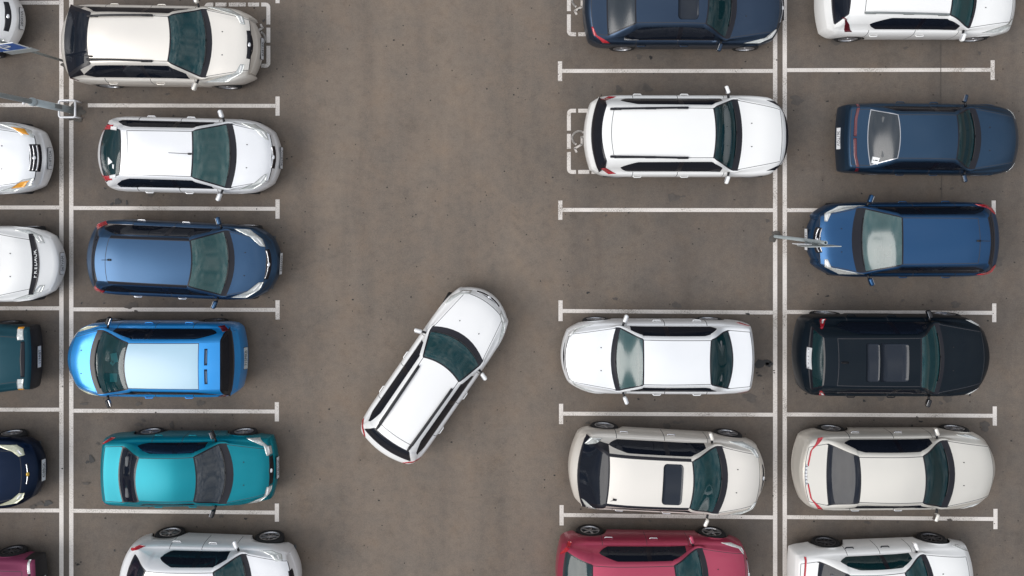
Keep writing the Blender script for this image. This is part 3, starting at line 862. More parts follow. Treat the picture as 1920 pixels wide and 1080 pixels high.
# 18 beige SUV
r, c = car(label='champagne white crossover with black sunroof and dark rear glass, angled in its bay', T=1065, N=1435, cy=-6.38, ang=-3.4, W=1.84, paint=P_BEIGE, style='hatch', zr=1.64, rb=1084, rt=1143, wt=1300, wb=1354, hc=1365, hf=1424, yr=.57, rglass=SMOKE, wrap=True,
    sunroof=(1243, 1281, .46), ant=(.14, -.42, .12), blackrail=True, bow={'N': .20, 'hf': .10, 'T': -.17, 'rb': -.14, 'rt': .03, 'wt': .06, 'wb': .18}, grille=(.05, .12, .34), bars=0,
    hl=([(.12, .56), (.10, .76), (.16, .93)], [(.20, .56), (.26, .76), (.50, .94)]), tlmat=LENS, tl=([(.18, .70), (.19, .88)], [(.24, .70), (.46, .88)]), handmat=CHROME, gs0=-1.48, spokes=5, wr=1.06, zrb=1.02, zsill=.27)
# 19 magenta
car(label='raspberry red hatchback cut off by the bottom edge, right of the driving lane', T=1041, N=1406, cy=-8.82, ang=-.8, W=1.78, paint=P_MAGENTA, style='hatch', zr=1.50, rb=1056, rt=1112, wt=1268, wb=1319, hc=1329, hf=1398, yr=.56, rglass=GREENISH,
    handmat=CHROME, bow={'N': .16, 'hf': .08, 'T': -.10, 'rb': -.08, 'rt': 0, 'wb': .16, 'wt': .06}, hl=([(.05, .60), (.06, .76), (.12, .90)], [(.10, .60), (.16, .76), (.32, .92)]), tl=([(.02, .60), (.03, .92)], [(.04, .60), (.10, .93)]), grille=(.03, .08, .42), spokes=5, gs0=-1.35, wr=1.04)
# 20 white wagon top right
car(label='white estate car with dark roof rails at the top right corner', T=1530, N=1905, cy=4.83, W=1.78, paint=P_WHITE, style='hatch', zr=1.50, rb=1561, rt=1597, sp=1624, wt=1786, wb=1828, hc=1832, hf=1899, yr=.57, rglass=SMOKE,
    rails=(.54, .35, .05, GALVD), bow={'N': .12, 'hf': .10, 'T': -.10, 'rb': -.08, 'rt': .04, 'wb': .14, 'wt': .04}, tl=([(.22, .64), (.25, .93)], [(.26, .66), (.42, .93)]), tlmat=DRED, nw=.82, gs0=-1.38, grille=(.01, .04, .4), bars=0, badge=False, spokes=6, te=None)
# 21 navy sedan
r, c = car(label='navy saloon with a white exclamation mark sticker in its chrome edged rear window', T=1570, N=1911, cy=1.51, ang=-.6, W=1.70, paint=P_NAVY2, style='sedan', zr=1.40, te=1590, rb=1626, rt=1689, wt=1797, wb=1829, hc=1840, hf=1905, yr=.55,
    rglass=CLOUDY, wglass=GREENISH, bow={'N': .12, 'hf': .10, 'T': -.05, 'rb': -.10, 'rt': .05, 'wt': .02, 'wb': .12}, tl=([(.16, .02), (.16, .5), (.17, .93)], [(.23, .02), (.23, .5), (.24, .93)]), tlmat=DRED, ringmat=ALLOY, trimw=.017, nw=.84, tw=.93, grille=None, gs0=-1.35, mirmat=P_NAVY, rplate='361TGV', msweep=-.25, pz=.6, hl=([(.02, .60), (.03, .88)], [(.035, .60), (.06, .88)]))
CAR21 = c
# 22 blue van facing left
r, c = car(label='royal blue people carrier facing left behind the signpost, with broad pale windscreen', dir=-1, N=1511, T=1869, cy=-.87, ang=.3, W=1.77, paint=P_BLUE2, style='hatch', zr=1.60, rb=1865, rt=1858, sp=1838, wt=1694, wb=1614, hc=1597, hf=1537, yr=.57, wglass=PALE,
    blackrail=False, bow={'N': .15, 'hf': .04, 'T': -.10, 'rb': -.08, 'rt': -.05, 'wt': .02, 'wb': .13}, grille=(.06, .16, .34), bars=2, hl=([(.12, .50), (.10, .70), (.18, .90)], [(.18, .50), (.22, .72), (.75, .91)]), nw=.58, tl=([(.03, .68), (.04, .93)], [(.08, .66), (.36, .93)]),
    ant=(.30, 0, .2), fplate='172TKR', gs0=-1.7, spokes=5)
CAR22 = c
# 23 black SUV
r, c = car(label='blue black luxury off road vehicle with panoramic roof and white rear number plate', T=1485, N=1852, cy=-3.61, ang=-.5, W=1.90, paint=P_BLACK, style='hatch', zr=1.70, rb=1518, rt=1548, sp=1572, wt=1727, wb=1764, hc=1771, hf=1845, yr=.59, rglass=GREENISH, wglass=TEAL,
    bow={'N': .12, 'hf': .10, 'T': -.12, 'rb': -.07, 'rt': .02, 'wt': -.02, 'wb': .12}, fin=.42, sunmat=GLOSSB, plate_on=(.10, .165, '215TXN'), nw=.66, tl=([(.20, .74), (.22, .93)], [(.25, .74), (.36, .93)]), tl_in=([(.27, .84), (.28, .92)], [(.30, .84), (.34, .92)]), grille=(.0, .02, .3), bars=0, badge=False, gs0=-1.55, wr=1.12, zsill=.3,
    hl=([(.05, .74), (.08, .90)], [(.09, .74), (.20, .92)]), spokes=10, pz=.85, mirmat=BLACK, zh=1.0, zN=.86)
CAR23 = c
# 24 champagne sedan
r, c = car(label='champagne saloon with curved red tail lights, lower right', T=1487, N=1867, cy=-6.36, W=1.84, paint=P_CHAMP, style='sedan', zr=1.42, te=1508, rb=1549, rt=1615, wt=1736, wb=1780, hc=1791, hf=1862, yr=.57, rglass=SMOKE, wglass=GREENISH,
    bow={'N': .15, 'hf': .13, 'T': -.16, 'rb': -.07, 'rt': .03, 'wt': .05, 'wb': .17}, tl=([(.13, .22), (.13, .6), (.17, .90)], [(.165, .22), (.165, .62), (.26, .92)]), grille=None, plate_on=(.085, .14, '842TKP'), spokes=5, handmat=CHROME, gs0=-1.42, nw=.62, pz=.72,
    hl=([(.14, .80), (.16, .93)], [(.24, .82), (.50, .95)]))
CAR24 = c
# 25 white sedan bottom right
car(label='white saloon cut off by the bottom edge at the lower right', T=1479, N=1826, cy=-9.02, ang=2.2, W=1.76, paint=P_WHITE, style='sedan', zr=1.43, te=1494, rb=1532, rt=1594, wt=1704, wb=1744, hc=1753, hf=1818, yr=.56, rglass=SMOKE, wglass=TEAL, sglass=GREENISH,
    tl=([(.16, .3), (.16, .88)], [(.20, .3), (.21, .88)]), bow={'N': .12, 'T': -.06, 'wb': .17, 'wt': .06}, handmat=P_BLACK, nw=.84, tw=.9, rim='dark', spokes=9, grille=None, hl=([(.03, .70), (.05, .90)], [(.06, .70), (.14, .92)]), gs0=-1.25, wr=1.05)

# ---- extras on particular cars
def xat(c, px, z): return ((px - NX) * (1 - z / H) / PPM - c['ctr'].x) / c['dv'].x
# lettering on the deflector of car 6
c = CAR6
ys = [(k / 8 - 1) * .80 for k in range(17)]
PA = [(c['hf'] - .10 + .02 - .23 * y * y, y * .9) for y in ys]
PB = [(c['hf'] + .05 - .30 * y * y, y * .9) for y in ys]
defl = c['patch']('bonnet_deflector', PA, PB, GLOSSB, c['root'], .012, 24, 4)
for ch, k in zip('PREDAOK', range(7)):
    me = text_mesh(ch, .13, .002); y = -.28 + k * .098
    p = c['top'](c['hf'] - .02 - .26 * y * y, y, .018)
    me.transform(Matrix.Translation(p) @ Matrix(((0, -1, 0, 0), (1, 0, 0, 0), (0, 0, 1, 0), (0, 0, 0, 1))))
    link('lettering', me, defl, PAPER, False)
# stickers
c = CAR5
A = c['patch']('triangle_sticker', [(xat(c, 202.5, 1.3), -.29), (xat(c, 213, 1.3), -.23)], [(xat(c, 202.5, 1.3), -.10), (xat(c, 213, 1.3), -.215)][::1], PAPER, c['root'], .01, 6, 6)
c['patch']('round_sticker', [(xat(c, 213.5, 1.3), -.36), (xat(c, 216.5, 1.3), -.38)], [(xat(c, 213.5, 1.3), -.27), (xat(c, 217, 1.3), -.28)], PAPER, c['root'], .01, 5, 5)
for side in (1, -1):
    c['patch']('reversing_lamp', [(xat(c, 210, 1.2), side * .60), (xat(c, 221, 1.3), side * .575)], [(xat(c, 210, 1.2), side * .525), (xat(c, 221, 1.3), side * .50)], WLENS, c['root'], .016, 5, 3)
me_k = [(-.045, 0), (0, 0), (.045, 0)]
c = CAR21
x0 = xat(c, 1645, 1.15)
st = c['patch']('sticker', [(x0 - .075, -.60), (x0 - .05, -.45)], [(x0 + .06, -.635), (x0 + .09, -.485)], PAPER, c['root'], .012, 5, 5)
c['patch']('exclamation_mark', [(x0 - .005, -.545), (x0 + .05, -.555)], [(x0 - .003, -.525), (x0 + .053, -.530)], INK, st, .018, 3, 2)
c['patch']('exclamation_dot', [(x0 - .035, -.54), (x0 - .018, -.543)], [(x0 - .032, -.522), (x0 - .015, -.525)], INK, st, .018, 2, 2)
# spoiler slots and dashboard papers on car 9
c = CAR9
for a, b in ((-.40, -.03), (.06, .40)):
    x = xat(c, 386, 1.6)
    c['patch']('spoiler_slot', [(x - .02, a), (x - .02, b)], [(x + .045, a), (x + .045, b)], P_NAVY, c['root'], .006, 6, 2)
def flat_paper(c, name, x, y, z, w, h, rz=0.):
    bm = bmesh.new(); rbox(bm, (w, h, .012), Matrix.Translation((x, y, z)) @ Matrix.Rotation(rz, 4, 'Z'), .003, 1)
    return from_bm(name, bm, c['root'], PAPER, False)
flat_paper(c, 'paper', c['wb'] - .44, .13 - .23, 1.08, .15, .22, .2)
flat_paper(c, 'tissue', c['wb'] - .40, .02, 1.08, .09, .09, .8)
flat_paper(c, 'leaflet', c['wb'] - .42, .36, 1.08, .17, .20, .0)
# panoramic roof lines on the black vehicle
c = CAR23
for pa, pb in ((1625, 1650), (1652, 1706)):
    PA, PB = c['rr'](xat(c, pa, 1.7), xat(c, pb, 1.7), .43, .02)
    g = c['patch']('panoramic_roof_panel', PA, PB, SUNROOF, c['root'], .010, 16, 4)
# chrome ring round rear window of car 21
c = CAR21

# ------------------------------------------------------------------ ground and markings
def ground_mat():
    m = bpy.data.materials.new('worn_asphalt'); nt, N, L, b = nodes(m)
    tc = N.new('ShaderNodeTexCoord')
    def noise(scale, detail=6, rough=.6, vec=None):
        n = N.new('ShaderNodeTexNoise'); n.inputs['Scale'].default_value = scale; n.inputs['Detail'].default_value = detail; n.inputs['Roughness'].default_value = rough
        L.new(vec or tc.outputs['Object'], n.inputs['Vector']); return n.outputs['Fac']
    def ramp(fac, stops):
        r = N.new('ShaderNodeValToRGB'); L.new(fac, r.inputs[0])
        while len(r.color_ramp.elements) < len(stops): r.color_ramp.elements.new(.5)
        for e, (p, c) in zip(r.color_ramp.elements, stops): e.position = p; e.color = (*c, 1)
        return r.outputs[0]
    def mix(fac, a, bb, mode='MULTIPLY'):
        x = N.new('ShaderNodeMix'); x.data_type = 'RGBA'; x.blend_type = mode
        if isinstance(fac, float): x.inputs[0].default_value = fac
        else: L.new(fac, x.inputs[0])
        for s, v in ((6, a), (7, bb)):
            if isinstance(v, tuple): x.inputs[s].default_value = (*v, 1)
            else: L.new(v, x.inputs[s])
        return x.outputs[2]
    mp = N.new('ShaderNodeMapping'); mp.inputs['Scale'].default_value = (1.0, .28, 1); L.new(tc.outputs['Object'], mp.inputs[0])
    base = ramp(noise(.55, 4, .55, mp.outputs[0]), [(.30, (.150, .124, .103)), (.5, (.177, .144, .118)), (.70, (.201, .162, .130))])
    tone = ramp(noise(1.3, 5, .6), [(.3, (.90, .94, .98)), (.55, (1, 1, 1)), (.75, (1.05, 1.0, .95))])
    c = mix(1., base, tone)
    mott = ramp(noise(5, 9, .75), [(.32, (.86, .86, .865)), (.5, (1.0, 1.0, 1.0)), (.68, (1.09, 1.08, 1.06))])
    c = mix(1., c, mott)
    grain = ramp(noise(60, 3, .8), [(.25, (.72, .72, .72)), (.5, (1, 1, 1)), (.75, (1.22, 1.22, 1.2))])
    c = mix(1.0, c, grain)
    c = mix(.9, c, ramp(noise(24, 6, .85), [(.30, (.80, .80, .80)), (.5, (1, 1, 1)), (.70, (1.16, 1.15, 1.13))]))
    mpt = N.new('ShaderNodeMapping'); mpt.inputs['Scale'].default_value = (1.5, .14, 1); mpt.inputs['Rotation'].default_value = (0, 0, .10); L.new(tc.outputs['Object'], mpt.inputs[0])
    c = mix(.5, c, ramp(noise(1.0, 3, .5, mpt.outputs[0]), [(.34, (.84, .84, .85)), (.46, (1, 1, 1)), (.62, (1.06, 1.05, 1.04))]))
    vo = N.new('ShaderNodeTexVoronoi'); vo.inputs['Scale'].default_value = 2.3; vo.inputs['Randomness'].default_value = 1; L.new(tc.outputs['Object'], vo.inputs['Vector'])
    spots = ramp(vo.outputs['Distance'], [(0, (.30, .29, .28)), (.035, (.35, .34, .33)), (.06, (1, 1, 1))])
    c = mix(.75, c, spots)
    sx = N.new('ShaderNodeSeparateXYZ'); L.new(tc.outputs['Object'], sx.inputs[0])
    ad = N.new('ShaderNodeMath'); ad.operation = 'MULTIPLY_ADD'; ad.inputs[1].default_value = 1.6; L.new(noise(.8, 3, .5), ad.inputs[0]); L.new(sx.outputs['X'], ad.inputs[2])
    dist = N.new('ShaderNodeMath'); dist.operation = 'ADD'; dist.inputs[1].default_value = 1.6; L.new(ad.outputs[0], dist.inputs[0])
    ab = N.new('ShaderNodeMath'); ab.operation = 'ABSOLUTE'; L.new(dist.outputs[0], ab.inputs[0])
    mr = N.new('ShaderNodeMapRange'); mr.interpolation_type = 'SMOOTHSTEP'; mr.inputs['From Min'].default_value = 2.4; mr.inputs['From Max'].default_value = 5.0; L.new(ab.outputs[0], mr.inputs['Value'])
    c = mix(1., c, ramp(mr.outputs[0], [(0, (1.0, 1.0, 1.0)), (1, (.76, .78, .81))]))  # bays darker than the lane: dirt, plus shade around parked cars painted in
    st = ramp(noise(.9, 7, .75), [(.56, (1, 1, 1)), (.72, (.78, .775, .77))])
    c = mix(.9, c, st)
    st2 = ramp(noise(3.1, 7, .7), [(.66, (1, 1, 1)), (.76, (.66, .65, .64))])
    c = mix(.8, c, st2)
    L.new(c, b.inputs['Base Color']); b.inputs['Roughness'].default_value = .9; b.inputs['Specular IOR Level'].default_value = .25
    bp = N.new('ShaderNodeBump'); bp.inputs['Strength'].default_value = .35; bp.inputs['Distance'].default_value = .01
    L.new(noise(90, 4, .8), bp.inputs['Height']); L.new(bp.outputs[0], b.inputs['Normal'])
    return m
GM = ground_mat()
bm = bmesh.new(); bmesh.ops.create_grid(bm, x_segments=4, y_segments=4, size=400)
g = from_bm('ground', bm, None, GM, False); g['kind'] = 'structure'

def line_mat():
    m = bpy.data.materials.new('worn_white_line'); nt, N, L, b = nodes(m)
    tc = N.new('ShaderNodeTexCoord')
    n1 = N.new('ShaderNodeTexNoise'); n1.inputs['Scale'].default_value = 38; n1.inputs['Detail'].default_value = 5; n1.inputs['Roughness'].default_value = .75
    n2 = N.new('ShaderNodeTexNoise'); n2.inputs['Scale'].default_value = 1.3; n2.inputs['Detail'].default_value = 3
    for q in (n1, n2): L.new(tc.outputs['Object'], q.inputs['Vector'])
    add = N.new('ShaderNodeMath'); add.operation = 'MULTIPLY_ADD'; add.inputs[1].default_value = .55; L.new(n2.outputs['Fac'], add.inputs[0]); L.new(n1.outputs['Fac'], add.inputs[2])
    r = N.new('ShaderNodeValToRGB'); L.new(add.outputs[0], r.inputs[0])
    e = r.color_ramp.elements; e[0].position = .66; e[0].color = (.72, .67, .63, 1); e[1].position = .95; e[1].color = (.24, .21, .185, 1)
    x = r.color_ramp.elements.new(.86); x.color = (.58, .54, .50, 1)
    L.new(r.outputs[0], b.inputs['Base Color']); b.inputs['Roughness'].default_value = .8
    return m
LM = line_mat()
def quad_obj(name, quads, m, z=.004, parent=None):
    V = []; F = []
    for q in quads:
        k = len(V)
        for (px, py) in q: p = G(px, py, 0); V.append((p.x, p.y, z))
        F.append(tuple(range(k, k + len(q))))
    o = mesh(name, V, F, parent, m, False)
    # face up
    for p in o.data.polygons:
        if p.normal.z < 0: p.flip()
    return o
def hline(x0, x1, y, y2=None, t=7.2, z=.004):
    y2 = y if y2 is None else y2
    o = quad_obj('bay_line', [[(x0, y - t / 2), (x1, y2 - t / 2), (x1, y2 + t / 2), (x0, y + t / 2)]], LM, z); o['kind'] = 'structure'
def vline(x, y0, y1, t=7.8, name='bay_line', z=.004):
    o = quad_obj(name, [[(x - t / 2, y0), (x + t / 2, y0), (x + t / 2, y1), (x - t / 2, y1)]], LM, z); o['kind'] = 'structure'
for x in (115.3, 133.8, 1453.3, 1471.3): vline(x, -700, 1700, 8.0, 'divider_line')
def bay(x0, x1, y, tx, th0, th1, y2=None):
    hline(x0, x1, y, y2); vline(tx, th0, th1, 7.8)
E1, E2 = 137.9, 111.2
ysL = [(197.5, 198.5, 181, 217), (390, 391.5, 374, 410), (580, 581, 563, 599), (770, 771.5, 754, 790), (957.5, 961, 944, 978)]
for a, b_, t0, t1 in ysL: bay(E1 if a > 200 else 165, 516.4 if a < 700 else 515.2, a, 520.5 if a < 700 else 519.2, t0, t1, b_)
for y in (-560, -370, -180, 8 - 190 + 170, 1150, 1340): bay(E1, 516.4, y, 520.5, y - 18, y + 18)
for y in (197, 389, 578, 768, 957, 1147, 1337, 5, -190, -380): hline(-270, E2, y)
for y in (197, 389, 578, 768, 957): vline(-274, y - 18, y + 18)
xr0, xr1 = 1449.2, 1475.4
ysR = [(133, 133, 115, 152, 1050), (393.5, 394, 376, 412, 1050.5), (583, 586, 563, 602, 1051), (775.5, 777.5, 757, 795, 1052), (965.5, 970, 947, 985, 1053)]
for a, b_, t0, t1, tx in ysR: bay(tx + 4, xr0, a, tx, t0, t1, b_)
for a, b_, t0, t1, tx in [(131.5, 131, 113, 150, 1861), (394, 394, 376, 412, 1863), (585, 586.5, 569, 604, 1864), (777, 779.5, 762, 798, 1865), (969.5, 973, 954, 992, 1866.3)]:
    bay(xr1, tx - 4, a, tx, t0, t1, b_)
for y in (1160, 1350, 1540, -130, -320, -510):
    bay(1054, xr0, y, 1050, y - 18, y + 18); bay(xr1, 1860, y, 1864, y - 18, y + 18)

# accessible bay symbols: dashed rounded frame and wheelchair
def accessible(x_open, sgn, yc, mirror=1):
    """x_open: image x of the outer side of the frame, sgn = +1 when the frame extends to the right"""
    t = 7.3; hh = 61; wdt = 124; r = 9
    def P(u, v): return (x_open + sgn * u, yc + v * mirror)
    quads = []
    for a, b in ((-hh + r + 0, -20), (-14, 14), (20, hh - r)): quads.append([P(0, a), P(t, a), P(t, b), P(0, b)]); quads.append([P(wdt, a), P(wdt - t, a), P(wdt - t, b), P(wdt, b)])
    for s in (-1, 1):
        for (a, b) in ((r, 17), (21, 42), (46, 78), (82, 103), (107, wdt - r)): quads.append([P(a, s * hh), P(b, s * hh), P(b, s * (hh - t)), P(a, s * (hh - t))])
        for cx, d in ((r, -1), (wdt - r, 1)):
            for k in range(6):
                a0 = math.pi / 2 * k / 6; a1 = math.pi / 2 * (k + 1) / 6; ri = max(1.7, r - t)
                quads.append([P(cx + d * r * math.sin(a0), s * (hh - r + r * math.cos(a0))), P(cx + d * r * math.sin(a1), s * (hh - r + r * math.cos(a1))),
                              P(cx + d * ri * math.sin(a1), s * (hh - r + ri * math.cos(a1))), P(cx + d * ri * math.sin(a0), s * (hh - r + ri * math.cos(a0)))])
    def stroke(pts, w=3.6):
        for (a, b) in zip(pts, pts[1:]):
            d = Vector((b[0] - a[0], b[1] - a[1])); d.normalize(); n_ = Vector((-d.y, d.x)) * w / 2; e = d * w * .2
            quads.append([P(a[0] - e.x + n_.x, a[1] - e.y + n_.y), P(b[0] + e.x + n_.x, b[1] + e.y + n_.y), P(b[0] + e.x - n_.x, b[1] + e.y - n_.y), P(a[0] - e.x - n_.x, a[1] - e.y - n_.y)])
    c0 = (23, -6)
    stroke([(c0[0] + 13 * math.cos(a), c0[1] + 13 * math.sin(a)) for a in [math.radians(d) for d in range(118, 316, 11)]])
    stroke([(46, -9), (27.5, -8)]); stroke([(27.5, -8.5), (27.5, 6), (14.5, 13.5), (18, 20)], 3.8)
    stroke([(46, -9), (46, 3)], 4)
    stroke([(54 + 4 * math.cos(a), -9 + 4 * math.sin(a)) for a in [math.radians(d) for d in range(0, 361, 40)]], 4)
    o = quad_obj('accessible_bay_symbol', quads, LM, .008); o['kind'] = 'structure'
accessible(1063, 1, 265)
accessible(1063, 1, 7)
accessible(507, -1, 66, -1)

# stains and patches -------------------------------------------------------
STAIN = mat('oil_stain', (.016, .015, .015), .6, vary=.3, scale=9)
PATCH = mat('dark_concrete_footing', (.085, .078, .07), .9, vary=.5, scale=14)
STAIN2 = mat('faint_stain', (.085, .074, .066), .85, vary=.35, scale=9)
def blob(px, py, rx, ry, m, z=.012, name='oil_stain', seed=0):
    rnd = random.Random(seed + int(px)); n_ = 26; pts = []
    ph = [rnd.uniform(0, 6.28) for _ in range(4)]
    for k in range(n_):
        a = 2 * math.pi * k / n_
        w = 1 + .22 * math.sin(2 * a + ph[0]) + .16 * math.sin(3 * a + ph[1]) + .12 * math.sin(5 * a + ph[2]) + .08 * math.sin(8 * a + ph[3])
        pts.append((px + rx * w * math.cos(a), py + ry * w * math.sin(a)))
    return quad_obj(name, [pts], m, z)
def stain_group(lst, m=STAIN):
    for i, (a, b_, c_, d_) in enumerate(lst):
        o = blob(a, b_, c_, d_, m, .012 + .0 * i, seed=i); o['kind'] = 'structure'
stain_group([(221, 378, 5, 6.5), (210, 382.5, 3.2, 2.6), (238, 380, 2.2, 4), (1428, 681, 15, 7), (1442, 683, 6, 5), (1424, 704, 4, 2), (1419, 699, 2, 1.6), (172, 861, 5.5, 6.5), (164, 866, 3, 3),
             (90, 943, 6.5, 6), (1818, 739, 2.2, 3), (1804, 736, 1.4, 2), (146, 1058, 2.2, 1.8), (146.5, 1058.5, 4, 1), (1402, 588.5, 3.5, 2), (1220, 108, 3, 3), (215, 1032, 1.8, 1.8)])
stain_group([(260, 796, 6, 4), (75, 944, 7, 4.5), (62, 950, 6, 4), (1198, 107, 4, 5), (1213, 165, 9, 7), (1160, 168, 7, 6), (162, 906, 9, 2), (1651, 745, 9, 5), (1872, 490, 9, 8), (1804, 470, 8, 6), (1692, 563, 3, 3), (1746, 564, 2.5, 2),
             (1836, 100, 3, 3), (1840, 640, 7, 6), (184, 832, 3, 2.5), (158, 757, 6, 3), (260, 757, 5, 4)], STAIN2)
rs_ = random.Random(11)
for bx in ((150, 510), (1070, 1440), (1485, 1850)):
    for by in (10, 105, 290, 485, 670, 865, 1050):
        for k in range(5):
            x = rs_.uniform(*bx); y = by + rs_.choice((-1, 1)) * rs_.uniform(60, 88); q = rs_.uniform(1.0, 3.2)
            if k == 0: q = rs_.uniform(5, 10)
            o = blob(x, y, q * rs_.uniform(.8, 1.9), q, STAIN2 if q > 2 else STAIN, .010 if q > 2 else .0115, 'oil_stain', k); o['kind'] = 'structure'
for (x, y) in ((140, 212),):
    for k, (dx, dy, r1, r2) in enumerate(((0, 0, 13, 14), (12, -4, 8, 7), (8, 10, 7, 6))):
        o = blob(x + dx, y + dy, r1, r2, PATCH, .013 + .003 * k, 'pole_footing', k); o['kind'] = 'structure'
o = blob(1453, 443, 10, 10.5, PATCH, .013, 'pole_footing', 3); o['kind'] = 'structure'
o = blob(122, 123, 6, 6, PATCH, .013, 'pole_footing', 5); o['kind'] = 'structure'
# tiny debris: dark pebbles and chips scattered on the asphalt (uncountable)
bm = bmesh.new(); rnd = random.Random(3)
for k in range(900):
    px = rnd.uniform(-200, 2120); py = rnd.uniform(-200, 1280); p = G(px, py, .003); s = rnd.uniform(.008, .022)
    bmesh.ops.create_icosphere(bm, subdivisions=1, radius=s, matrix=Matrix.Translation(p) @ Matrix.Diagonal((rnd.uniform(.7, 1.5), 1, .45, 1)))
o = from_bm('gravel', bm, None, mat('dark_grit', (.03, .028, .026), .9), False); o['kind'] = 'stuff'; o['label'] = 'dark grit scattered over the asphalt'
# asphalt joint
for (x, y0, y1) in ((1763.5, 78, 196), (1765, 318, 372)):
    o = quad_obj('asphalt_joint', [[(x - .7, y0), (x + .7, y0), (x + .9, y1), (x - .4, y1)]], STAIN2, .010); o['kind'] = 'structure'

# ------------------------------------------------------------------ street furniture
# big lamp post (left) with crash hoop
b0 = G(137, 207)
lp = empty('lamp_post', (b0.x, b0.y, 0), 0, 'tall grey stepped steel lamp post standing on the double line at the left', 'lamp post')
bm = bmesh.new(); tube(bm, [(0, 0, 0), (0, 0, 1.55)], [.086, .082], 24, True); from_bm('lower_tube', bm, lp, GALV)
bm = bmesh.new(); lathe(bm, [(.082, 1.55), (.095, 1.56), (.095, 1.64), (.058, 1.70)], 24, 'z'); from_bm('collar', bm, lp, GALV)
bm = bmesh.new(); tube(bm, [(0, 0, 1.66), (0, 0, 9.0)], [.058, .036], 20, True); from_bm('upper_tube', bm, lp, GALV)
bm = bmesh.new(); rbox(bm, (.02, .10, .28), Matrix.Translation((.083, 0, .75)), .008, 2); from_bm('access_door', bm, lp, GALVD)
bm = bmesh.new(); rbox(bm, (.05, .05, .03), Matrix.Translation((-.02, -.07, 1.9)), .01, 2); from_bm('bolt', bm, lp, WHITEM)
bm = bmesh.new(); tube(bm, [(0, 0, 8.95), (-.3, 0, 9.25), (-1.0, 0, 9.4)], .035, 10); arm = from_bm('arm', bm, lp, GALV)
bm = bmesh.new(); rbox(bm, (.6, .26, .12), Matrix.Translation((-1.25, 0, 9.42)), .05, 3); from_bm('lamp_head', bm, lp, GALVD)
hp = G(125.8, 204, .33)
hoop = empty('pole_guard', (hp.x, hp.y, 0), 0, 'white tubular steel guard frame around the foot of the lamp post', 'guard rail')
def roundrect(hx, hy, r, z):
    pts = []
    for (cx, cy_, a0) in ((hx - r, hy - r, 0), (-hx + r, hy - r, 90), (-hx + r, -hy + r, 180), (hx - r, -hy + r, 270)):
        for k in range(5):
            a = math.radians(a0 + 22.5 * k); pts.append((cx + r * math.cos(a), cy_ + r * math.sin(a), z))
    return pts + [pts[0], pts[1]]
bm = bmesh.new(); tube(bm, roundrect(.195, .205, .05, .33), .024, 10, False); from_bm('hoop', bm, hoop, WHITEM)
for sx in (-1, 1):
    for sy in (-1, 1):
        bm = bmesh.new(); tube(bm, [(sx * .17, sy * .19, 0), (sx * .18, sy * .20, .33)], .02, 8); from_bm('leg', bm, hoop, WHITEM)

# blue parking sign
b1 = Vector((-11.06, 3.44, 0))
ps = empty('parking_sign', (b1.x, b1.y, 0), math.radians(8), 'blue parking sign with white P on a thin grey pole at the left edge', 'sign')
bm = bmesh.new(); tube(bm, [(0.06, .03, 0), (0.03, .03, 2.5)], .030, 12, True); from_bm('pole', bm, ps, GALVD)
bm = bmesh.new(); rbox(bm, (.64, .02, .56), Matrix.Translation((0, -.035, 2.15)), .006, 1); plt = from_bm('sign_plate', bm, ps, PAPER, False)
bm = bmesh.new(); rbox(bm, (.59, .006, .51), Matrix.Translation((0, -.048, 2.15)), 0); fc = from_bm('sign_face', bm, plt, SIGNBLUE, False)
me = text_mesh('P', .56, .001); me.transform(Matrix.Translation((0, -.054, 2.15)) @ Matrix.Rotation(math.pi / 2, 4, 'X')); link('letter', me, fc, PAPER, False)
bm = bmesh.new(); rbox(bm, (.64, .02, .30), Matrix.Translation((.02, -.035, 1.68)), .006, 1); from_bm('supplementary_plate', bm, ps, SIGNBACK, False)
for z in (1.7, 2.2):
    bm = bmesh.new(); rbox(bm, (.2, .05, .03), Matrix.Translation((0.03, 0, z)), .006, 1); from_bm('bracket', bm, ps, GALV, False)

# signpost on the right
b2 = G(1453, 443)
rs = empty('signpost', (b2.x, b2.y, 0), 0, 'hollow grey signpost with two plates seen edge on, standing before the royal blue car', 'sign')
bm = bmesh.new(); tube(bm, [(0, 0, 0), (0, 0, 3.08)], .040, 20, False); tube(bm, [(0, 0, .02), (0, 0, 3.075)], .032, 20, False)
lathe(bm, [(.040, 3.08), (.032, 3.08)], 20, 'z'); from_bm('pole', bm, rs, GALV)
bm = bmesh.new(); lathe(bm, [(.0001, 2.7), (.031, 2.7)], 16, 'z'); from_bm('pole_core', bm, rs, UNDER)
bm = bmesh.new(); rbox(bm, (.70, .018, .62), Matrix.Translation((.0, -.085, 2.72)) @ Matrix.Rotation(.02, 4, 'Z'), .004, 1); from_bm('sign_plate', bm, rs, SIGNBACK, False)
bm = bmesh.new(); rbox(bm, (.60, .018, .30), Matrix.Translation((-.03, -.075, 2.22)) @ Matrix.Rotation(-.02, 4, 'Z'), .004, 1); from_bm('sign_plate', bm, rs, WHITEM, False)
for z in (2.15, 2.55, 2.9):
    bm = bmesh.new(); rbox(bm, (.16, .06, .03), Matrix.Translation((0, -.045, z)), .006, 1); from_bm('bracket', bm, rs, GALVD, False)

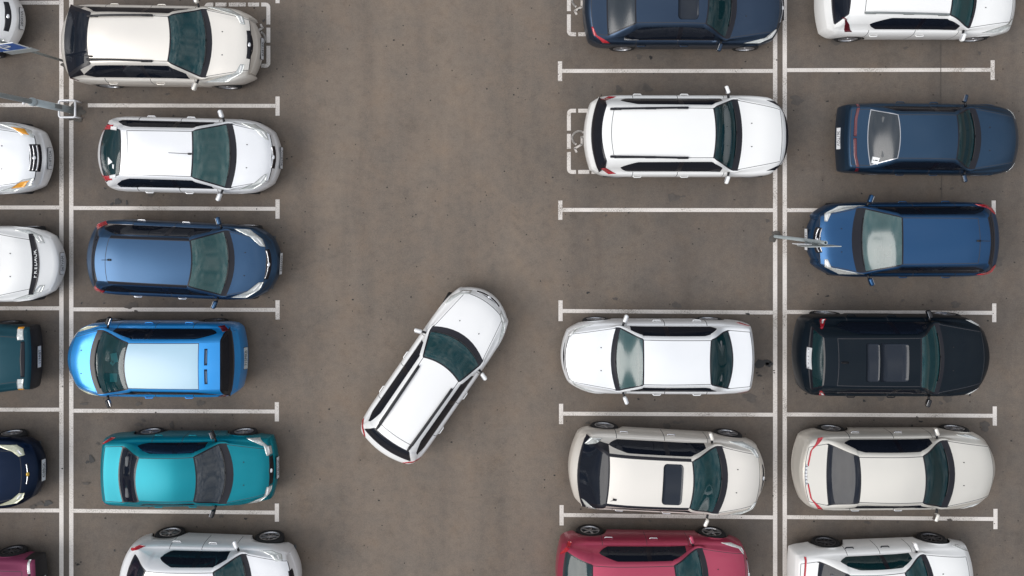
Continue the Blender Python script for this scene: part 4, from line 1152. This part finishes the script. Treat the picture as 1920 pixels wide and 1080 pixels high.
# ------------------------------------------------------------------ camera, light, sky
cam = bpy.data.cameras.new('camera'); co = bpy.data.objects.new('camera', cam); COL.objects.link(co)
co.location = (0, 0, H); co.rotation_euler = (0, 0, 0)
cam.sensor_width = 36; cam.lens = 36 * H / (1920 / PPM); cam.shift_y = -(540 - NY) / 1920; cam.clip_end = 1500
sc.camera = co
EL, AZ = math.radians(42), math.radians(200)     # light comes from image left, slightly below
sun = bpy.data.lights.new('sun', 'SUN'); sun.energy = 1.5; sun.angle = math.radians(42); sun.color = (1, .965, .92)
so = bpy.data.objects.new('sun', sun); COL.objects.link(so)
dvec = Vector((math.cos(EL) * math.cos(AZ), math.cos(EL) * math.sin(AZ), math.sin(EL)))
so.rotation_euler = dvec.to_track_quat('Z', 'Y').to_euler()
w = bpy.data.worlds.new('World'); sc.world = w; w.use_nodes = True
N = w.node_tree.nodes; L = w.node_tree.links; bg = N['Background']
sky = N.new('ShaderNodeTexSky'); sky.sky_type = 'NISHITA'; sky.sun_disc = False; sky.sun_elevation = EL; sky.sun_rotation = math.pi / 2 - AZ
tc = N.new('ShaderNodeTexCoord'); mp = N.new('ShaderNodeMapping'); mp.inputs['Scale'].default_value = (1.6, 1.6, 2.2); L.new(tc.outputs['Generated'], mp.inputs[0])
nz = N.new('ShaderNodeTexNoise'); nz.inputs['Scale'].default_value = 2.4; nz.inputs['Detail'].default_value = 8; nz.inputs['Roughness'].default_value = .58; L.new(mp.outputs[0], nz.inputs['Vector'])
cr = N.new('ShaderNodeValToRGB'); L.new(nz.outputs['Fac'], cr.inputs[0]); cr.color_ramp.elements[0].position = .40; cr.color_ramp.elements[1].position = .66
nz2 = N.new('ShaderNodeTexNoise'); nz2.inputs['Scale'].default_value = 4.2; nz2.inputs['Detail'].default_value = 6; L.new(mp.outputs[0], nz2.inputs['Vector'])
cc = N.new('ShaderNodeValToRGB'); L.new(nz2.outputs['Fac'], cc.inputs[0])
cc.color_ramp.elements[0].position = .36; cc.color_ramp.elements[0].color = (3.4, 3.8, 4.4, 1); cc.color_ramp.elements[1].position = .64; cc.color_ramp.elements[1].color = (15.0, 14.9, 14.6, 1)
mr = N.new('ShaderNodeMapRange'); mr.inputs['To Min'].default_value = .45; mr.inputs['To Max'].default_value = .95; L.new(cr.outputs[0], mr.inputs['Value'])
mx = N.new('ShaderNodeMix'); mx.data_type = 'RGBA'; L.new(mr.outputs[0], mx.inputs[0]); L.new(sky.outputs[0], mx.inputs[6]); L.new(cc.outputs[0], mx.inputs[7])
sep = N.new('ShaderNodeSeparateXYZ'); L.new(tc.outputs['Generated'], sep.inputs[0])
mz = N.new('ShaderNodeMapRange'); mz.inputs['From Min'].default_value = 0; mz.inputs['From Max'].default_value = .9; mz.inputs['To Min'].default_value = .16; mz.inputs['To Max'].default_value = 1.2
L.new(sep.outputs['Z'], mz.inputs['Value'])       # overcast sky: zenith several times brighter than the horizon
vm = N.new('ShaderNodeVectorMath'); vm.operation = 'SCALE'; L.new(mx.outputs[2], vm.inputs[0]); L.new(mz.outputs[0], vm.inputs['Scale'])
L.new(vm.outputs[0], bg.inputs['Color']); bg.inputs['Strength'].default_value = .082
sc.view_settings.view_transform = 'Standard'; sc.view_settings.look = 'None'; sc.view_settings.exposure = .53; sc.view_settings.gamma = 1
